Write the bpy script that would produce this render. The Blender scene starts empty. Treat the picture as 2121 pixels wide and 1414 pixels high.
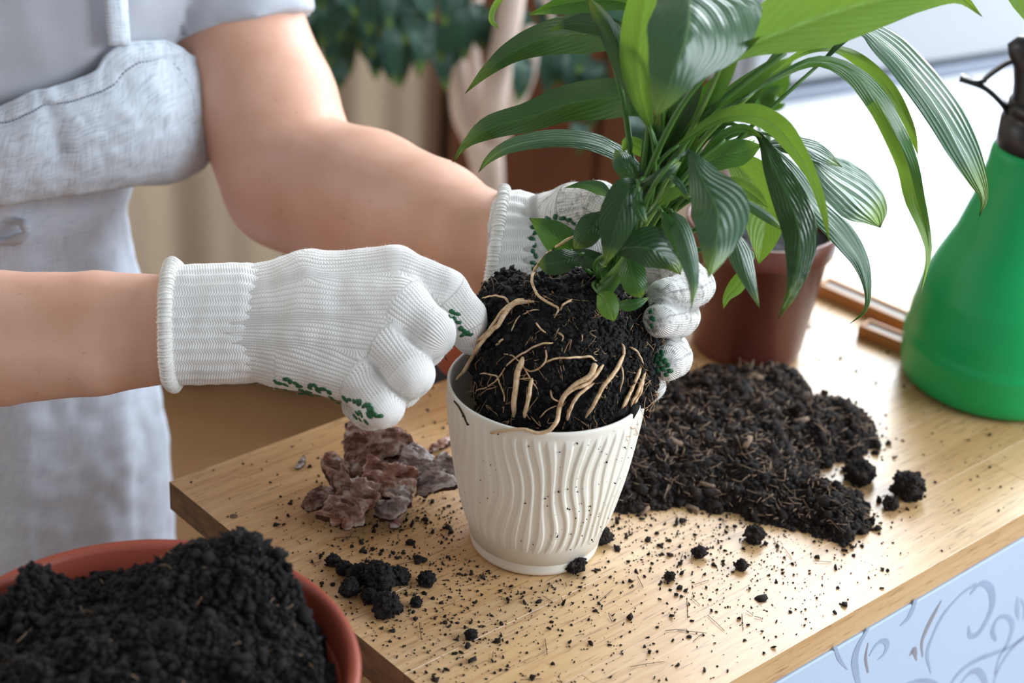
import bpy, math, random
import numpy as np
from mathutils import Vector, Matrix
import openvdb

SC = bpy.context.scene
COL = SC.collection
rng = np.random.default_rng(7)
random.seed(7)

# ------------------------------------------------------------------ camera, world, lights, exposure
TOP = 0.75                                   # height of the worktop
FPX, IW, IH = 3700.0, 2121.0, 1414.0
CAM_Z = TOP + 0.680
PITCH, ROLL = math.radians(28), math.radians(4)
Fv = np.array([0, math.cos(PITCH), -math.sin(PITCH)])
R0 = np.array([1.0, 0, 0]); U0 = np.cross(R0, Fv)
Rv = math.cos(ROLL) * R0 + math.sin(ROLL) * U0
Uv = -math.sin(ROLL) * R0 + math.cos(ROLL) * U0
CAMP = np.array([0, 0, CAM_Z])
cam = bpy.data.cameras.new('camera'); camo = bpy.data.objects.new('camera', cam); COL.objects.link(camo)
camo.matrix_world = Matrix(((Rv[0], Uv[0], -Fv[0], 0), (Rv[1], Uv[1], -Fv[1], 0), (Rv[2], Uv[2], -Fv[2], CAM_Z), (0, 0, 0, 1)))
cam.sensor_width = 36; cam.lens = FPX / IW * 36
cam.clip_start = 0.02
cam.dof.use_dof = True; cam.dof.focus_distance = 1.135; cam.dof.aperture_fstop = 4.6
SC.camera = camo
SC.view_settings.view_transform = 'Standard'; SC.view_settings.look = 'None'
SC.view_settings.exposure = 0.0; SC.view_settings.gamma = 1.0; SC.view_settings.use_curve_mapping = False

wd = bpy.data.worlds.new('sky'); SC.world = wd; wd.use_nodes = True
wd.node_tree.nodes['Background'].inputs[0].default_value = (0.94, 0.97, 1.0, 1)
wd.node_tree.nodes['Background'].inputs[1].default_value = 0.42

def area(name, loc, target, sx, sy, power, col):
    l = bpy.data.lights.new(name, 'AREA'); l.shape = 'RECTANGLE'; l.size = sx; l.size_y = sy
    l.energy = power; l.color = col
    o = bpy.data.objects.new(name, l); COL.objects.link(o); o.location = loc
    o.rotation_euler = (Vector(target) - Vector(loc)).to_track_quat('-Z', 'Y').to_euler()
    return o
area('daylight_back_window', (0.75, 2.34, TOP + 0.80), (0.38, 1.74, TOP + 0.42), 1.35, 1.15, 78, (0.86, 0.93, 1.0))
area('daylight_side_window', (2.02, 0.70, TOP + 0.85), (0.9, 0.80, TOP + 0.50), 1.5, 1.2, 66, (0.82, 0.91, 1.0))
area('added_curtain_fill', (-2.18, 1.45, TOP + 0.75), (-.9, 2.2, TOP + 0.3), 1.0, 1.2, 24, (1.0, 0.97, 0.92))  # added fill that brightens the curtain; no window is known there

def pix(px, py, D):
    """point seen at photograph pixel (px, py) at view depth D metres"""
    px, py, D = np.asarray(px, float), np.asarray(py, float), np.asarray(D, float)
    d = Fv + Rv * ((px - IW / 2) / FPX)[..., None] - Uv * ((py - IH / 2) / FPX)[..., None]
    return CAMP + d * D[..., None]
def onz(px, py, z=0.0):
    """point seen at (px, py) on the level z above the worktop"""
    d = Fv + Rv * ((px - IW / 2) / FPX) - Uv * ((py - IH / 2) / FPX)
    return CAMP + d * ((TOP + z - CAM_Z) / d[2])
def ony(px, py, Y):
    d = Fv + Rv * ((px - IW / 2) / FPX) - Uv * ((py - IH / 2) / FPX)
    return CAMP + d * (Y / d[1])

# ------------------------------------------------------------------ mesh helpers
def mk(name, V, faces, mat=None, parent=None, smooth=True, uv=None, attr=None):
    """link one mesh object; faces = list of (n,k) index arrays; uv per vertex; attr = {name: per-vertex float}"""
    V = np.ascontiguousarray(V, np.float32)
    if isinstance(faces, np.ndarray): faces = [faces]
    faces = [np.asarray(f, np.int32) for f in faces if len(f)]
    loops = np.concatenate([f.ravel() for f in faces])
    tot = np.concatenate([np.full(len(f), f.shape[1], np.int32) for f in faces])
    st = np.concatenate([[0], np.cumsum(tot)[:-1]]).astype(np.int32)
    me = bpy.data.meshes.new(name)
    me.vertices.add(len(V)); me.vertices.foreach_set('co', V.ravel())
    me.loops.add(len(loops)); me.loops.foreach_set('vertex_index', loops)
    me.polygons.add(len(tot)); me.polygons.foreach_set('loop_start', st); me.polygons.foreach_set('loop_total', tot)
    me.polygons.foreach_set('use_smooth', np.full(len(tot), smooth, bool))
    if uv is not None:
        l = me.uv_layers.new(name='UVMap'); l.data.foreach_set('uv', np.asarray(uv, np.float32)[loops].ravel())
    if attr:
        for k, a in attr.items():
            t = me.attributes.new(k, 'FLOAT', 'POINT'); t.data.foreach_set('value', np.asarray(a, np.float32))
    me.update(calc_edges=True); me.validate()
    if mat is not None: me.materials.append(mat)
    o = bpy.data.objects.new(name, me); COL.objects.link(o)
    if parent is not None:
        o.parent = parent
        o.matrix_parent_inverse = parent.matrix_world.inverted()
    return o
def tag(o, label=None, cat=None, group=None, kind=None):
    if label: o['label'] = label
    if cat: o['category'] = cat
    if group: o['group'] = group
    if kind: o['kind'] = kind
    return o
def empty(name, loc=(0, 0, 0), rz=0.0):
    o = bpy.data.objects.new(name, None); COL.objects.link(o); o.empty_display_size = 0.02
    o.matrix_world = Matrix.Translation(Vector([float(c) for c in loc])) @ Matrix.Rotation(rz, 4, 'Z')
    return o
def grid_faces(n, m, wrap=False):
    """quads of an n x m vertex grid (rows x columns)"""
    i, j = np.meshgrid(np.arange(n - 1), np.arange(m if wrap else m - 1), indexing='ij')
    a = i * m + j; b = i * m + (j + 1) % m; c = (i + 1) * m + (j + 1) % m; d = (i + 1) * m + j
    return np.stack([a, b, c, d], -1).reshape(-1, 4)
def spline(pts, n):
    """Catmull-Rom through pts, n samples by chord length"""
    p = np.asarray(pts, float)
    if len(p) == 2:
        t = np.linspace(0, 1, n)[:, None]; return p[0] * (1 - t) + p[1] * t
    seg = np.linalg.norm(np.diff(p[:, :min(3, p.shape[1])], axis=0), axis=1) + 1e-9
    T = np.concatenate([[0], np.cumsum(seg)]); tt = np.linspace(0, T[-1], n)
    m = np.zeros_like(p)
    m[1:-1] = (p[2:] - p[:-2]) / (T[2:] - T[:-2])[:, None]
    m[0] = (p[1] - p[0]) / seg[0]; m[-1] = (p[-1] - p[-2]) / seg[-1]
    k = np.clip(np.searchsorted(T, tt, 'right') - 1, 0, len(p) - 2)
    h = seg[k]; s = ((tt - T[k]) / h)[:, None]; h = h[:, None]
    return ((2*s**3-3*s**2+1)*p[k] + (s**3-2*s**2+s)*h*m[k] + (-2*s**3+3*s**2)*p[k+1] + (s**3-s**2)*h*m[k+1])
def frames(P):
    T = np.gradient(P, axis=0); T /= np.linalg.norm(T, axis=1)[:, None] + 1e-12
    a = np.array([0, 0, 1.0]) if abs(T[0][2]) < .9 else np.array([1.0, 0, 0])
    N = np.zeros_like(P); n = np.cross(T[0], a); n /= np.linalg.norm(n); N[0] = n
    for i in range(1, len(P)):
        n = n - T[i] * (n @ T[i]); n /= np.linalg.norm(n) + 1e-12; N[i] = n
    return T, N, np.cross(T, N)
def tube(P, r, sides=8):
    """capped tube along P with radii r -> V, faces"""
    P = np.asarray(P, float); r = np.broadcast_to(np.asarray(r, float), (len(P),))
    T, N, B = frames(P)
    a = np.linspace(0, 2 * np.pi, sides, endpoint=False)
    V = P[:, None] + r[:, None, None] * (np.cos(a)[None, :, None] * N[:, None] + np.sin(a)[None, :, None] * B[:, None])
    V = V.reshape(-1, 3); F = grid_faces(len(P), sides, True)
    n = len(V); V = np.vstack([V, P[0] - T[0] * r[0] * .5, P[-1] + T[-1] * r[-1] * .5])
    k = np.arange(sides); k2 = (k + 1) % sides; o = (len(P) - 1) * sides
    c1 = np.stack([k2, k, np.full(sides, n)], -1); c2 = np.stack([o + k, o + k2, np.full(sides, n + 1)], -1)
    return V, [F, np.vstack([c1, c2])]
class MB:
    """collects shapes into one mesh"""
    def __init__(s): s.V = []; s.F = {}; s.n = 0
    def add(s, V, faces):
        if isinstance(faces, np.ndarray): faces = [faces]
        for f in faces:
            f = np.asarray(f); s.F.setdefault(f.shape[1], []).append(f + s.n)
        s.V.append(np.asarray(V, float)); s.n += len(V); return s
    def tube(s, P, r, sides=6): return s.add(*tube(P, r, sides))
    def build(s, name, mat, parent=None, smooth=True):
        return mk(name, np.vstack(s.V), [np.vstack(f) for f in s.F.values()], mat, parent, smooth)
def lathe(prof, seg, c, rfun=None):
    prof = np.asarray(prof, float); th = np.linspace(0, 2 * np.pi, seg, endpoint=False)
    r = prof[:, 0][:, None] * np.ones(seg)
    if rfun is not None: r = r + rfun(th[None, :], prof[:, 1][:, None], np.arange(len(prof))[:, None])
    V = np.stack([c[0] + r * np.cos(th), c[1] + r * np.sin(th), c[2] + prof[:, 1][:, None] * np.ones(seg)], -1)
    return V.reshape(-1, 3), [grid_faces(len(prof), seg, True)]
def box(c, s, bev=0.0, rz=0.0):
    """axis box, centre c, size s, bevelled edges (24 corner points) -> V, faces"""
    h = np.asarray(s, float) / 2; b = min(bev, h.min() * .49)
    V = []; idx = {}
    for x in (-1, 1):
        for y in (-1, 1):
            for z in (-1, 1):
                for ax in range(3):
                    q = np.array([x, y, z]) * (h - b); q[ax] = np.array([x, y, z])[ax] * h[ax]
                    idx[(x, y, z, ax)] = len(V); V.append(q)
    V = np.array(V); Q = []; T = []
    for ax in range(3):
        u, v = [(1, 2), (2, 0), (0, 1)][ax]
        for s_ in (-1, 1):
            f = []
            for a, c2 in ((-1, -1), (1, -1), (1, 1), (-1, 1)):
                k = [0, 0, 0]; k[ax] = s_; k[u] = a; k[v] = c2; f.append(idx[(*k, ax)])
            Q.append(f if s_ > 0 else f[::-1])
        for a in (-1, 1):
            for c2 in (-1, 1):
                k0 = [0, 0, 0]; k0[ax] = -1; k0[u] = a; k0[v] = c2; k1 = list(k0); k1[ax] = 1
                f = [idx[(*k0, u)], idx[(*k0, v)], idx[(*k1, v)], idx[(*k1, u)]]
                n = np.cross(V[f[1]] - V[f[0]], V[f[2]] - V[f[0]]); m = np.zeros(3); m[u] = a; m[v] = c2
                Q.append(f if n @ m >= 0 else f[::-1])
    for x in (-1, 1):
        for y in (-1, 1):
            for z in (-1, 1):
                f = [idx[(x, y, z, i)] for i in range(3)]
                T.append(f if x * y * z > 0 else f[::-1])
    cr, sr = math.cos(rz), math.sin(rz)
    V = V @ np.array([[cr, sr, 0], [-sr, cr, 0], [0, 0, 1]])
    return V + np.asarray(c, float), [np.array(Q), np.array(T)]

# gradient noise
_perm = np.random.default_rng(3).permutation(256); _perm = np.concatenate([_perm, _perm, _perm])
_g = np.random.default_rng(4).normal(size=(256, 3)); _g /= np.linalg.norm(_g, axis=1)[:, None]
def noise(p):
    p = np.asarray(p, float); i = np.floor(p).astype(int); f = p - i; i &= 255
    w = f * f * f * (f * (f * 6 - 15) + 10); out = 0
    for dx in (0, 1):
        for dy in (0, 1):
            for dz in (0, 1):
                h = _perm[_perm[_perm[i[..., 0] + dx] + i[..., 1] + dy] + i[..., 2] + dz]
                g = _g[h & 255]; d = f - np.array([dx, dy, dz])
                ww = (w[..., 0] if dx else 1 - w[..., 0]) * (w[..., 1] if dy else 1 - w[..., 1]) * (w[..., 2] if dz else 1 - w[..., 2])
                out = out + ww * (g * d).sum(-1)
    return out * 1.6
def fbm(p, o=4, g=.5):
    p = np.asarray(p, float); s = 0; a = 1
    for k in range(o): s = s + a * noise(p * 2 ** k + 17.3 * k); a *= g
    return s

# signed-distance solids turned into meshes
def rcone(p, a, b, ra, rb):
    ab = b - a; t = np.clip(((p - a) @ ab) / (ab @ ab + 1e-12), 0, 1)
    return np.linalg.norm(p - a - t[..., None] * ab, axis=-1) - (ra + (rb - ra) * t)
def smin(a, b, k):
    h = np.clip(.5 + .5 * (b - a) / k, 0, 1); return b + (a - b) * h - k * h * (1 - h)
def sdf_mesh(fn, lo, hi, vox):
    lo = np.asarray(lo, float); n = np.ceil((np.asarray(hi) - lo) / vox).astype(int) + 1
    A = np.empty(n, np.float32)
    ys = lo[1] + np.arange(n[1]) * vox; zs = lo[2] + np.arange(n[2]) * vox
    Y, Z = np.meshgrid(ys, zs, indexing='ij')
    st = max(1, int(400000 / (n[1] * n[2])))
    for i in range(0, n[0], st):
        xs = lo[0] + np.arange(i, min(i + st, n[0])) * vox
        p = np.empty((len(xs),) + Y.shape + (3,)); p[..., 0] = xs[:, None, None]; p[..., 1] = Y; p[..., 2] = Z
        A[i:i + len(xs)] = fn(p)
    g = openvdb.FloatGrid(1.0); g.copyFromArray(A / vox)
    V, T, Q = g.convertToPolygons(0.0, 0.0)
    V = V * vox + lo
    faces = [f for f in (T, Q) if len(f)]
    return np.asarray(V, float), faces
def vnormals(V, faces):
    N = np.zeros_like(V)
    for f in faces:
        n = np.cross(V[f[:, 1]] - V[f[:, 0]], V[f[:, 2]] - V[f[:, 0]])
        for k in range(f.shape[1]): np.add.at(N, f[:, k], n)
    return N / (np.linalg.norm(N, axis=1)[:, None] + 1e-12)
def cast(fn, px, py, D0=.8, D1=1.6):
    """view depth at which the ray through a pixel meets the solid fn, else the depth of closest approach"""
    px, py = np.asarray(px, float), np.asarray(py, float); D = np.full(px.shape, D0); best = np.full(px.shape, 9.); bd = D.copy()
    for _ in range(60):
        d = fn(pix(px, py, D)); u = d < best; best = np.where(u, d, best); bd = np.where(u, D, bd)
        D = np.where(d > 1e-4, D + d * .8, D)
    return bd

# crumbs: one mesh of many small irregular lumps
_t = (1 + 5 ** .5) / 2
ICO_V = np.array([(-1,_t,0),(1,_t,0),(-1,-_t,0),(1,-_t,0),(0,-1,_t),(0,1,_t),(0,-1,-_t),(0,1,-_t),(_t,0,-1),(_t,0,1),(-_t,0,-1),(-_t,0,1)]); ICO_V /= np.linalg.norm(ICO_V[0])
ICO_F = np.array([(0,11,5),(0,5,1),(0,1,7),(0,7,10),(0,10,11),(1,5,9),(5,11,4),(11,10,2),(10,7,6),(7,1,8),(3,9,4),(3,4,2),(3,2,6),(3,6,8),(3,8,9),(4,9,5),(2,4,11),(6,2,10),(8,6,7),(9,8,1)])
def rand_rot(n, r=rng):
    q = r.normal(size=(n, 4)); q /= np.linalg.norm(q, axis=1)[:, None]; w, x, y, z = q.T
    return np.stack([1-2*(y*y+z*z), 2*(x*y-z*w), 2*(x*z+y*w), 2*(x*y+z*w), 1-2*(x*x+z*z), 2*(y*z-x*w), 2*(x*z-y*w), 2*(y*z+x*w), 1-2*(x*x+y*y)], -1).reshape(n, 3, 3)
def crumbs(P, size, jit=.35, stretch=.35, r=rng):
    P = np.asarray(P); n = len(P); size = np.broadcast_to(size, (n,))
    v = ICO_V[None] * (1 + jit * r.uniform(-1, 1, (n, 12, 1)))
    v = v * (1 + stretch * r.uniform(-1, 1, (n, 1, 3)))
    v = np.einsum('nij,nkj->nki', rand_rot(n, r), v) * size[:, None, None] + P[:, None]
    F = (ICO_F[None] + (np.arange(n) * 12)[:, None, None]).reshape(-1, 3)
    return v.reshape(-1, 3), [F]

# ------------------------------------------------------------------ materials
class NT:
    def __init__(s, name):
        s.m = bpy.data.materials.new(name); s.m.use_nodes = True; s.t = s.m.node_tree
        s.b = s.t.nodes['Principled BSDF']; s.out = s.t.nodes['Material Output']
    def n(s, kind, **kw):
        x = s.t.nodes.new(kind)
        for k, v in kw.items():
            if k[0] == 'i' and k[1:].isdigit(): s.put(x.inputs[int(k[1:])], v)
            elif k in x.inputs.keys() and not hasattr(x, k): s.put(x.inputs[k], v)
            else: setattr(x, k, v)
        return x
    def put(s, sock, v):
        if isinstance(v, bpy.types.NodeSocket): s.t.links.new(v, sock)
        else: sock.default_value = v
    def mapping(s, vec, sc, loc=(0, 0, 0)):
        m = s.n('ShaderNodeMapping'); s.put(m.inputs[0], vec); m.inputs['Scale'].default_value = sc
        if isinstance(loc, bpy.types.NodeSocket): s.put(m.inputs['Location'], loc)
        else: m.inputs['Location'].default_value = loc
        return m.outputs[0]
    def noise(s, vec, scale, detail=4, rough=.55, dist=0):
        x = s.n('ShaderNodeTexNoise'); s.put(x.inputs['Vector'], vec); x.inputs['Scale'].default_value = scale
        x.inputs['Detail'].default_value = detail; x.inputs['Roughness'].default_value = rough; x.inputs['Distortion'].default_value = dist
        return x.outputs[0]
    def ramp(s, f, stops):
        x = s.n('ShaderNodeValToRGB'); s.put(x.inputs[0], f); e = x.color_ramp.elements
        while len(e) < len(stops): e.new(.5)
        for i, (p, c) in enumerate(stops):
            e[i].position = p; e[i].color = (*c, 1) if len(c) == 3 else c
        return x.outputs[0]
    def mix(s, f, a, b, mode='MIX'):
        x = s.n('ShaderNodeMix', data_type='RGBA', blend_type=mode)
        s.put(x.inputs[0], f)
        for i, v in ((6, a), (7, b)): s.put(x.inputs[i], (*v, 1) if isinstance(v, tuple) and len(v) == 3 else v)
        return x.outputs[2]
    def math(s, op, a, b=0.0, c=None):
        x = s.n('ShaderNodeMath', operation=op); s.put(x.inputs[0], a); s.put(x.inputs[1], b)
        if c is not None: s.put(x.inputs[2], c)
        return x.outputs[0]
    def bump(s, h, strength=.5, dist=.001):
        x = s.n('ShaderNodeBump'); s.put(x.inputs['Height'], h); x.inputs['Strength'].default_value = strength; x.inputs['Distance'].default_value = dist
        s.put(s.b.inputs['Normal'], x.outputs[0]); return x.outputs[0]
    def set(s, **kw):
        for k, v in kw.items():
            k = {'color': 'Base Color', 'rough': 'Roughness', 'spec': 'Specular IOR Level', 'metal': 'Metallic', 'sss': 'Subsurface Weight', 'sheen': 'Sheen Weight', 'coat': 'Coat Weight', 'trans': 'Transmission Weight'}.get(k, k)
            s.put(s.b.inputs[k], (*v, 1) if isinstance(v, tuple) and len(v) == 3 and k != 'Subsurface Radius' else v)
        return s
    @property
    def obj(s): return s.n('ShaderNodeTexCoord').outputs['Object']
    @property
    def uv(s): return s.n('ShaderNodeTexCoord').outputs['UV']
def lin(r, g, b):
    f = lambda c: c / 12.92 if c <= .04045 else ((c + .055) / 1.055) ** 2.4
    return (f(r / 255), f(g / 255), f(b / 255))
def plain(name, col, rough=.5, var=.12, scale=30, bump=0.0, bscale=200, spec=.5, **kw):
    n = NT(name); o = n.obj
    f = n.noise(o, scale, 3)
    c = n.mix(f, tuple(x * (1 - var) for x in col), tuple(min(1, x * (1 + var)) for x in col))
    n.set(color=c, rough=rough, spec=spec, **kw)
    if bump: n.bump(n.noise(o, bscale, 3), bump, .002)
    return n.m
M = {}
# wood of the worktop: straight grain along local x, pores, per-board tone
n = NT('pine_wood'); o = n.obj
ri = n.n('ShaderNodeObjectInfo').outputs['Random']
off = n.n('ShaderNodeCombineXYZ', i0=n.math('MULTIPLY', ri, 7.0), i1=n.math('MULTIPLY', ri, 3.0), i2=ri).outputs[0]
v1 = n.mapping(o, (1.6, 26, 26), off); v2 = n.mapping(o, (9, 260, 260), off); v3 = n.mapping(o, (45, 620, 620), off)
rings = n.n('ShaderNodeTexWave', wave_type='BANDS', bands_direction='Y'); n.put(rings.inputs[0], n.mapping(o, (.5, 26, 10), off))
rings.inputs['Scale'].default_value = 1.3; rings.inputs['Distortion'].default_value = 5; rings.inputs['Detail'].default_value = 2; rings.inputs['Detail Scale'].default_value = .5
base = n.ramp(n.noise(v1, 1.0, 4, .6), [(.25, lin(186, 144, 98)), (.5, lin(205, 168, 120)), (.78, lin(220, 190, 148))])
base = n.mix(n.math('MULTIPLY', rings.outputs['Fac'], .16), base, lin(178, 136, 90))
base = n.mix(n.math('MULTIPLY', n.ramp(n.noise(v2, 1.0, 3, .6), [(.48, (0, 0, 0)), (.66, (1, 1, 1))]), .30), base, lin(160, 110, 64))
base = n.mix(n.math('MULTIPLY', n.ramp(n.noise(v3, 1.0, 2, .6), [(.58, (0, 0, 0)), (.68, (1, 1, 1))]), .55), base, lin(104, 66, 36))
tone = n.ramp(ri, [(0, (.93, .89, .84)), (.5, (1, 1, 1)), (1, (1.0, .95, .89))])
base = n.mix(1.0, base, tone, 'MULTIPLY')
n.set(color=base, rough=.36, spec=.7, coat=.25); n.b.inputs['Coat Roughness'].default_value = .38; n.bump(n.noise(v2, 1.0, 3, .6), .35, .0006); M['wood'] = n.m
n = NT('shaded_end_and_knot'); o = n.obj  # board ends darkened in colour for their shade; the dark knot shares it
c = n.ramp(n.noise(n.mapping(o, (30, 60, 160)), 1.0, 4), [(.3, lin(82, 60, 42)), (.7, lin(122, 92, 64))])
n.set(color=c, rough=.7); M['shaded_end_knot'] = n.m
# soil
n = NT('dark_soil'); o = n.obj
c = n.ramp(n.noise(o, 260, 4, .65), [(.3, lin(10, 9, 9)), (.6, lin(25, 22, 22)), (.85, lin(52, 44, 41))])
n.set(color=c, rough=.75, spec=.35); n.bump(n.noise(o, 1500, 3, .7), .8, .001); M['soil'] = n.m
n = NT('brown_soil'); o = n.obj
c = n.ramp(n.noise(o, 190, 4, .65), [(.3, lin(18, 15, 14)), (.58, lin(44, 36, 32)), (.85, lin(84, 70, 60))])
n.set(color=c, rough=.85, spec=.3); n.bump(n.noise(o, 900, 3, .7), .8, .001); M['soil2'] = n.m
M['fibre'] = plain('pale_fibre', lin(120, 98, 78), .8, .55, 300)
n = NT('root_skin'); o = n.obj
c = n.ramp(n.noise(o, 320, 4, .7), [(.30, lin(120, 86, 54)), (.42, lin(206, 168, 124)), (.75, lin(236, 212, 178))])
n.set(color=c, rough=.55); n.bump(n.noise(o, 1500, 2), .4, .0005); M['root'] = n.m
M['hair_root'] = plain('hair_root', lin(186, 150, 112), .6, .4, 300)
M['dark_root'] = plain('dark_root', lin(62, 44, 30), .8, .3, 300)
# white plastic pot
n = NT('cream_plastic'); n.set(color=lin(238, 236, 226), rough=.42, spec=.5); n.set(**{'Subsurface Weight': .12, 'Subsurface Radius': (.01, .008, .006), 'Subsurface Scale': .3}); M['pot'] = n.m
M['terracotta'] = plain('terracotta_plastic', lin(160, 76, 58), .42, .06, 20, .06, 900)
M['brown_pot'] = plain('brown_plastic', lin(104, 54, 44), .36, .05, 20)
M['red_clay'] = plain('red_clay', lin(176, 92, 66), .8, .2, 50, .3, 400)
n = NT('green_plastic'); n.set(color=lin(0, 168, 90), rough=.38, spec=.45); n.set(**{'Subsurface Weight': .1, 'Subsurface Radius': (.01, .02, .01)}); M['green'] = n.m
M['black'] = plain('black_plastic', lin(26, 27, 30), .35, .05)
M['tan_wood'] = plain('tan_wood', lin(176, 118, 62), .5, .2, 90)
M['grey_wood'] = plain('grey_wood', lin(150, 140, 132), .6, .12, 90)
M['white_paint'] = plain('white_paint', lin(204, 205, 209), .35, .02, 4)
M['upvc'] = plain('window_plastic', lin(156, 158, 163), .4, .02, 4)
M['gasket_shadow'] = plain('gasket_shadow_grey', lin(120, 128, 142), .6, .05)  # bluish grey stands in for the shadow line along the gasket
M['wall'] = plain('wall_paint', lin(206, 196, 178), .9, .04, 3, .1, 250)
M['floor'] = plain('floor_boards', lin(150, 116, 82), .5, .2, 5)
M['ceil'] = plain('ceiling_paint', lin(236, 234, 230), .9, .02, 3)
M['curtain'] = plain('curtain_cloth', lin(226, 214, 194), .9, .06, 8, .15, 900, sheen=.2)
M['brown_wood'] = plain('brown_wood', lin(112, 68, 42), .45, .25, 12)
M['trunk'] = plain('pale_trunk', lin(226, 206, 194), .8, .16, 25, .4, 60)
M['bark'] = plain('tree_bark_old', lin(150, 120, 100), .8, .2, 30)
n = NT('bark_flake'); o = n.obj
c = n.ramp(n.noise(n.mapping(o, (1, 1, 2.2)), 52, 5, .62), [(.30, lin(70, 46, 38)), (.40, lin(140, 98, 84)), (.50, lin(190, 152, 140)), (.60, lin(228, 216, 212))])
c = n.mix(1.0, c, n.ramp(n.n('ShaderNodeObjectInfo').outputs['Random'], [(0, (.42, .38, .36)), (.5, (.85, .82, .8)), (1, (1, 1, 1))]), 'MULTIPLY')
n.set(color=c, rough=.7, spec=.4); n.bump(n.noise(o, 340, 4, .65), .55, .0010); M['flake'] = n.m
n = NT('bark_flake_grey'); o = n.obj
c = n.ramp(n.noise(n.mapping(o, (1, 1, 2.2)), 56, 5, .62), [(.30, lin(60, 50, 48)), (.40, lin(124, 110, 106)), (.50, lin(178, 166, 162)), (.60, lin(232, 230, 230))])
c = n.mix(1.0, c, n.ramp(n.n('ShaderNodeObjectInfo').outputs['Random'], [(0, (.42, .40, .40)), (.5, (.85, .84, .84)), (1, (1, 1, 1))]), 'MULTIPLY')
n.set(color=c, rough=.7, spec=.4); n.bump(n.noise(o, 340, 4, .65), .55, .0010); M['flake2'] = n.m
M['flake_sides'] = plain('bark_dark_sides', lin(66, 40, 30), .85, .35, 120, .5, 500)  # darker brown on the sides and undersides of the flakes
# glass
n = NT('window_glass'); tr = n.n('ShaderNodeBsdfTransparent'); gl = n.n('ShaderNodeBsdfGlossy'); gl.inputs['Roughness'].default_value = .02
ms = n.n('ShaderNodeMixShader'); ms.inputs[0].default_value = .08; n.t.links.new(tr.outputs[0], ms.inputs[1]); n.t.links.new(gl.outputs[0], ms.inputs[2]); n.t.links.new(ms.outputs[0], n.out.inputs[0]); M['glass'] = n.m
# leaves: uv = (along, across -1..1); veins curve from midrib towards the tip
def leaf_mat(name, c0, c1, cv, trans, tcol, rough=.34, rel=.5, fr=58.0, slant=.46, wm=.06):
    n = NT(name); s = n.n('ShaderNodeSeparateXYZ', i0=n.uv)
    al, ac = s.outputs[0], s.outputs[1]
    aa = n.math('ABSOLUTE', n.math('SUBTRACT', n.math('MULTIPLY', ac, 2.0), 1.0))
    ph = n.math('ADD', n.math('SUBTRACT', al, n.math('MULTIPLY', n.math('POWER', aa, 1.2), slant)), n.math('MULTIPLY', n.noise(n.obj, 30, 2), 2.9 / fr))
    w = n.math('SINE', n.math('MULTIPLY', ph, fr)); w2 = n.math('SINE', n.math('MULTIPLY', ph, fr * 3.3))
    o = n.obj
    f = n.math('ADD', n.math('MULTIPLY', n.noise(o, 28, 3), .75), n.math('MULTIPLY', w, wm))
    c = n.mix(f, c0, c1)
    mid = n.ramp(aa, [(.0, (1, 1, 1)), (.05, (0, 0, 0))])
    c = n.mix(n.math('MULTIPLY', mid, .55), c, cv)
    c = n.mix(n.math('MULTIPLY', n.ramp(al, [(.78, (0, 0, 0)), (.98, (1, 1, 1))]), .70), c, lin(150, 178, 62))
    c = n.mix(n.math('MULTIPLY', n.ramp(al, [(.975, (0, 0, 0)), (.99, (1, 1, 1))]), .85), c, lin(96, 62, 40))
    sp = n.ramp(n.noise(o, 420, 2), [(.70, (0, 0, 0)), (.74, (1, 1, 1))])
    c = n.mix(n.math('MULTIPLY', sp, .5), c, lin(40, 36, 24))
    n.set(color=c, rough=rough, spec=.5)
    n.bump(n.math('ADD', w, n.math('MULTIPLY', w2, .25)), rel, .0010)
    tl = n.n('ShaderNodeBsdfTranslucent'); n.put(tl.inputs[0], n.mix(n.math('MULTIPLY', mid, .4), n.mix(f, tuple(x * .8 for x in tcol), tuple(min(1, x * 1.15) for x in tcol)), tuple(x * .5 for x in tcol)))
    ms = n.n('ShaderNodeMixShader'); ms.inputs[0].default_value = trans
    n.t.links.new(n.b.outputs[0], ms.inputs[1]); n.t.links.new(tl.outputs[0], ms.inputs[2]); n.t.links.new(ms.outputs[0], n.out.inputs[0])
    return n.m
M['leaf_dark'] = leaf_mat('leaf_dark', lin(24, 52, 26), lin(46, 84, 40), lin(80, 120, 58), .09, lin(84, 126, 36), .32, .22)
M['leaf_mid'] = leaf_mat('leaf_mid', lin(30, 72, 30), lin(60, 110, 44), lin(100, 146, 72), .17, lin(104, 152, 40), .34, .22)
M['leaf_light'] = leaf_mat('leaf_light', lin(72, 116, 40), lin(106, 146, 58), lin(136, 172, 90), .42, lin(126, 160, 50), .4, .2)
M['leaf_silver'] = leaf_mat('leaf_silver', lin(34, 68, 46), lin(72, 106, 78), lin(116, 146, 96), .14, lin(104, 150, 56), .28, .22)
M['leaf_striped'] = leaf_mat('leaf_striped', lin(30, 66, 40), lin(96, 132, 108), lin(128, 158, 112), .14, lin(104, 150, 56), .32, .25, 10.0, 2.4, .10)
M['leaf_back'] = leaf_mat('leaf_back', lin(28, 62, 50), lin(70, 108, 96), lin(100, 130, 110), .2, lin(60, 110, 60), .3)
M['stem'] = plain('stem_green', lin(66, 108, 42), .4, .25, 60)
M['stem_pale'] = plain('stem_pale', lin(108, 140, 68), .4, .2, 60)
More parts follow.
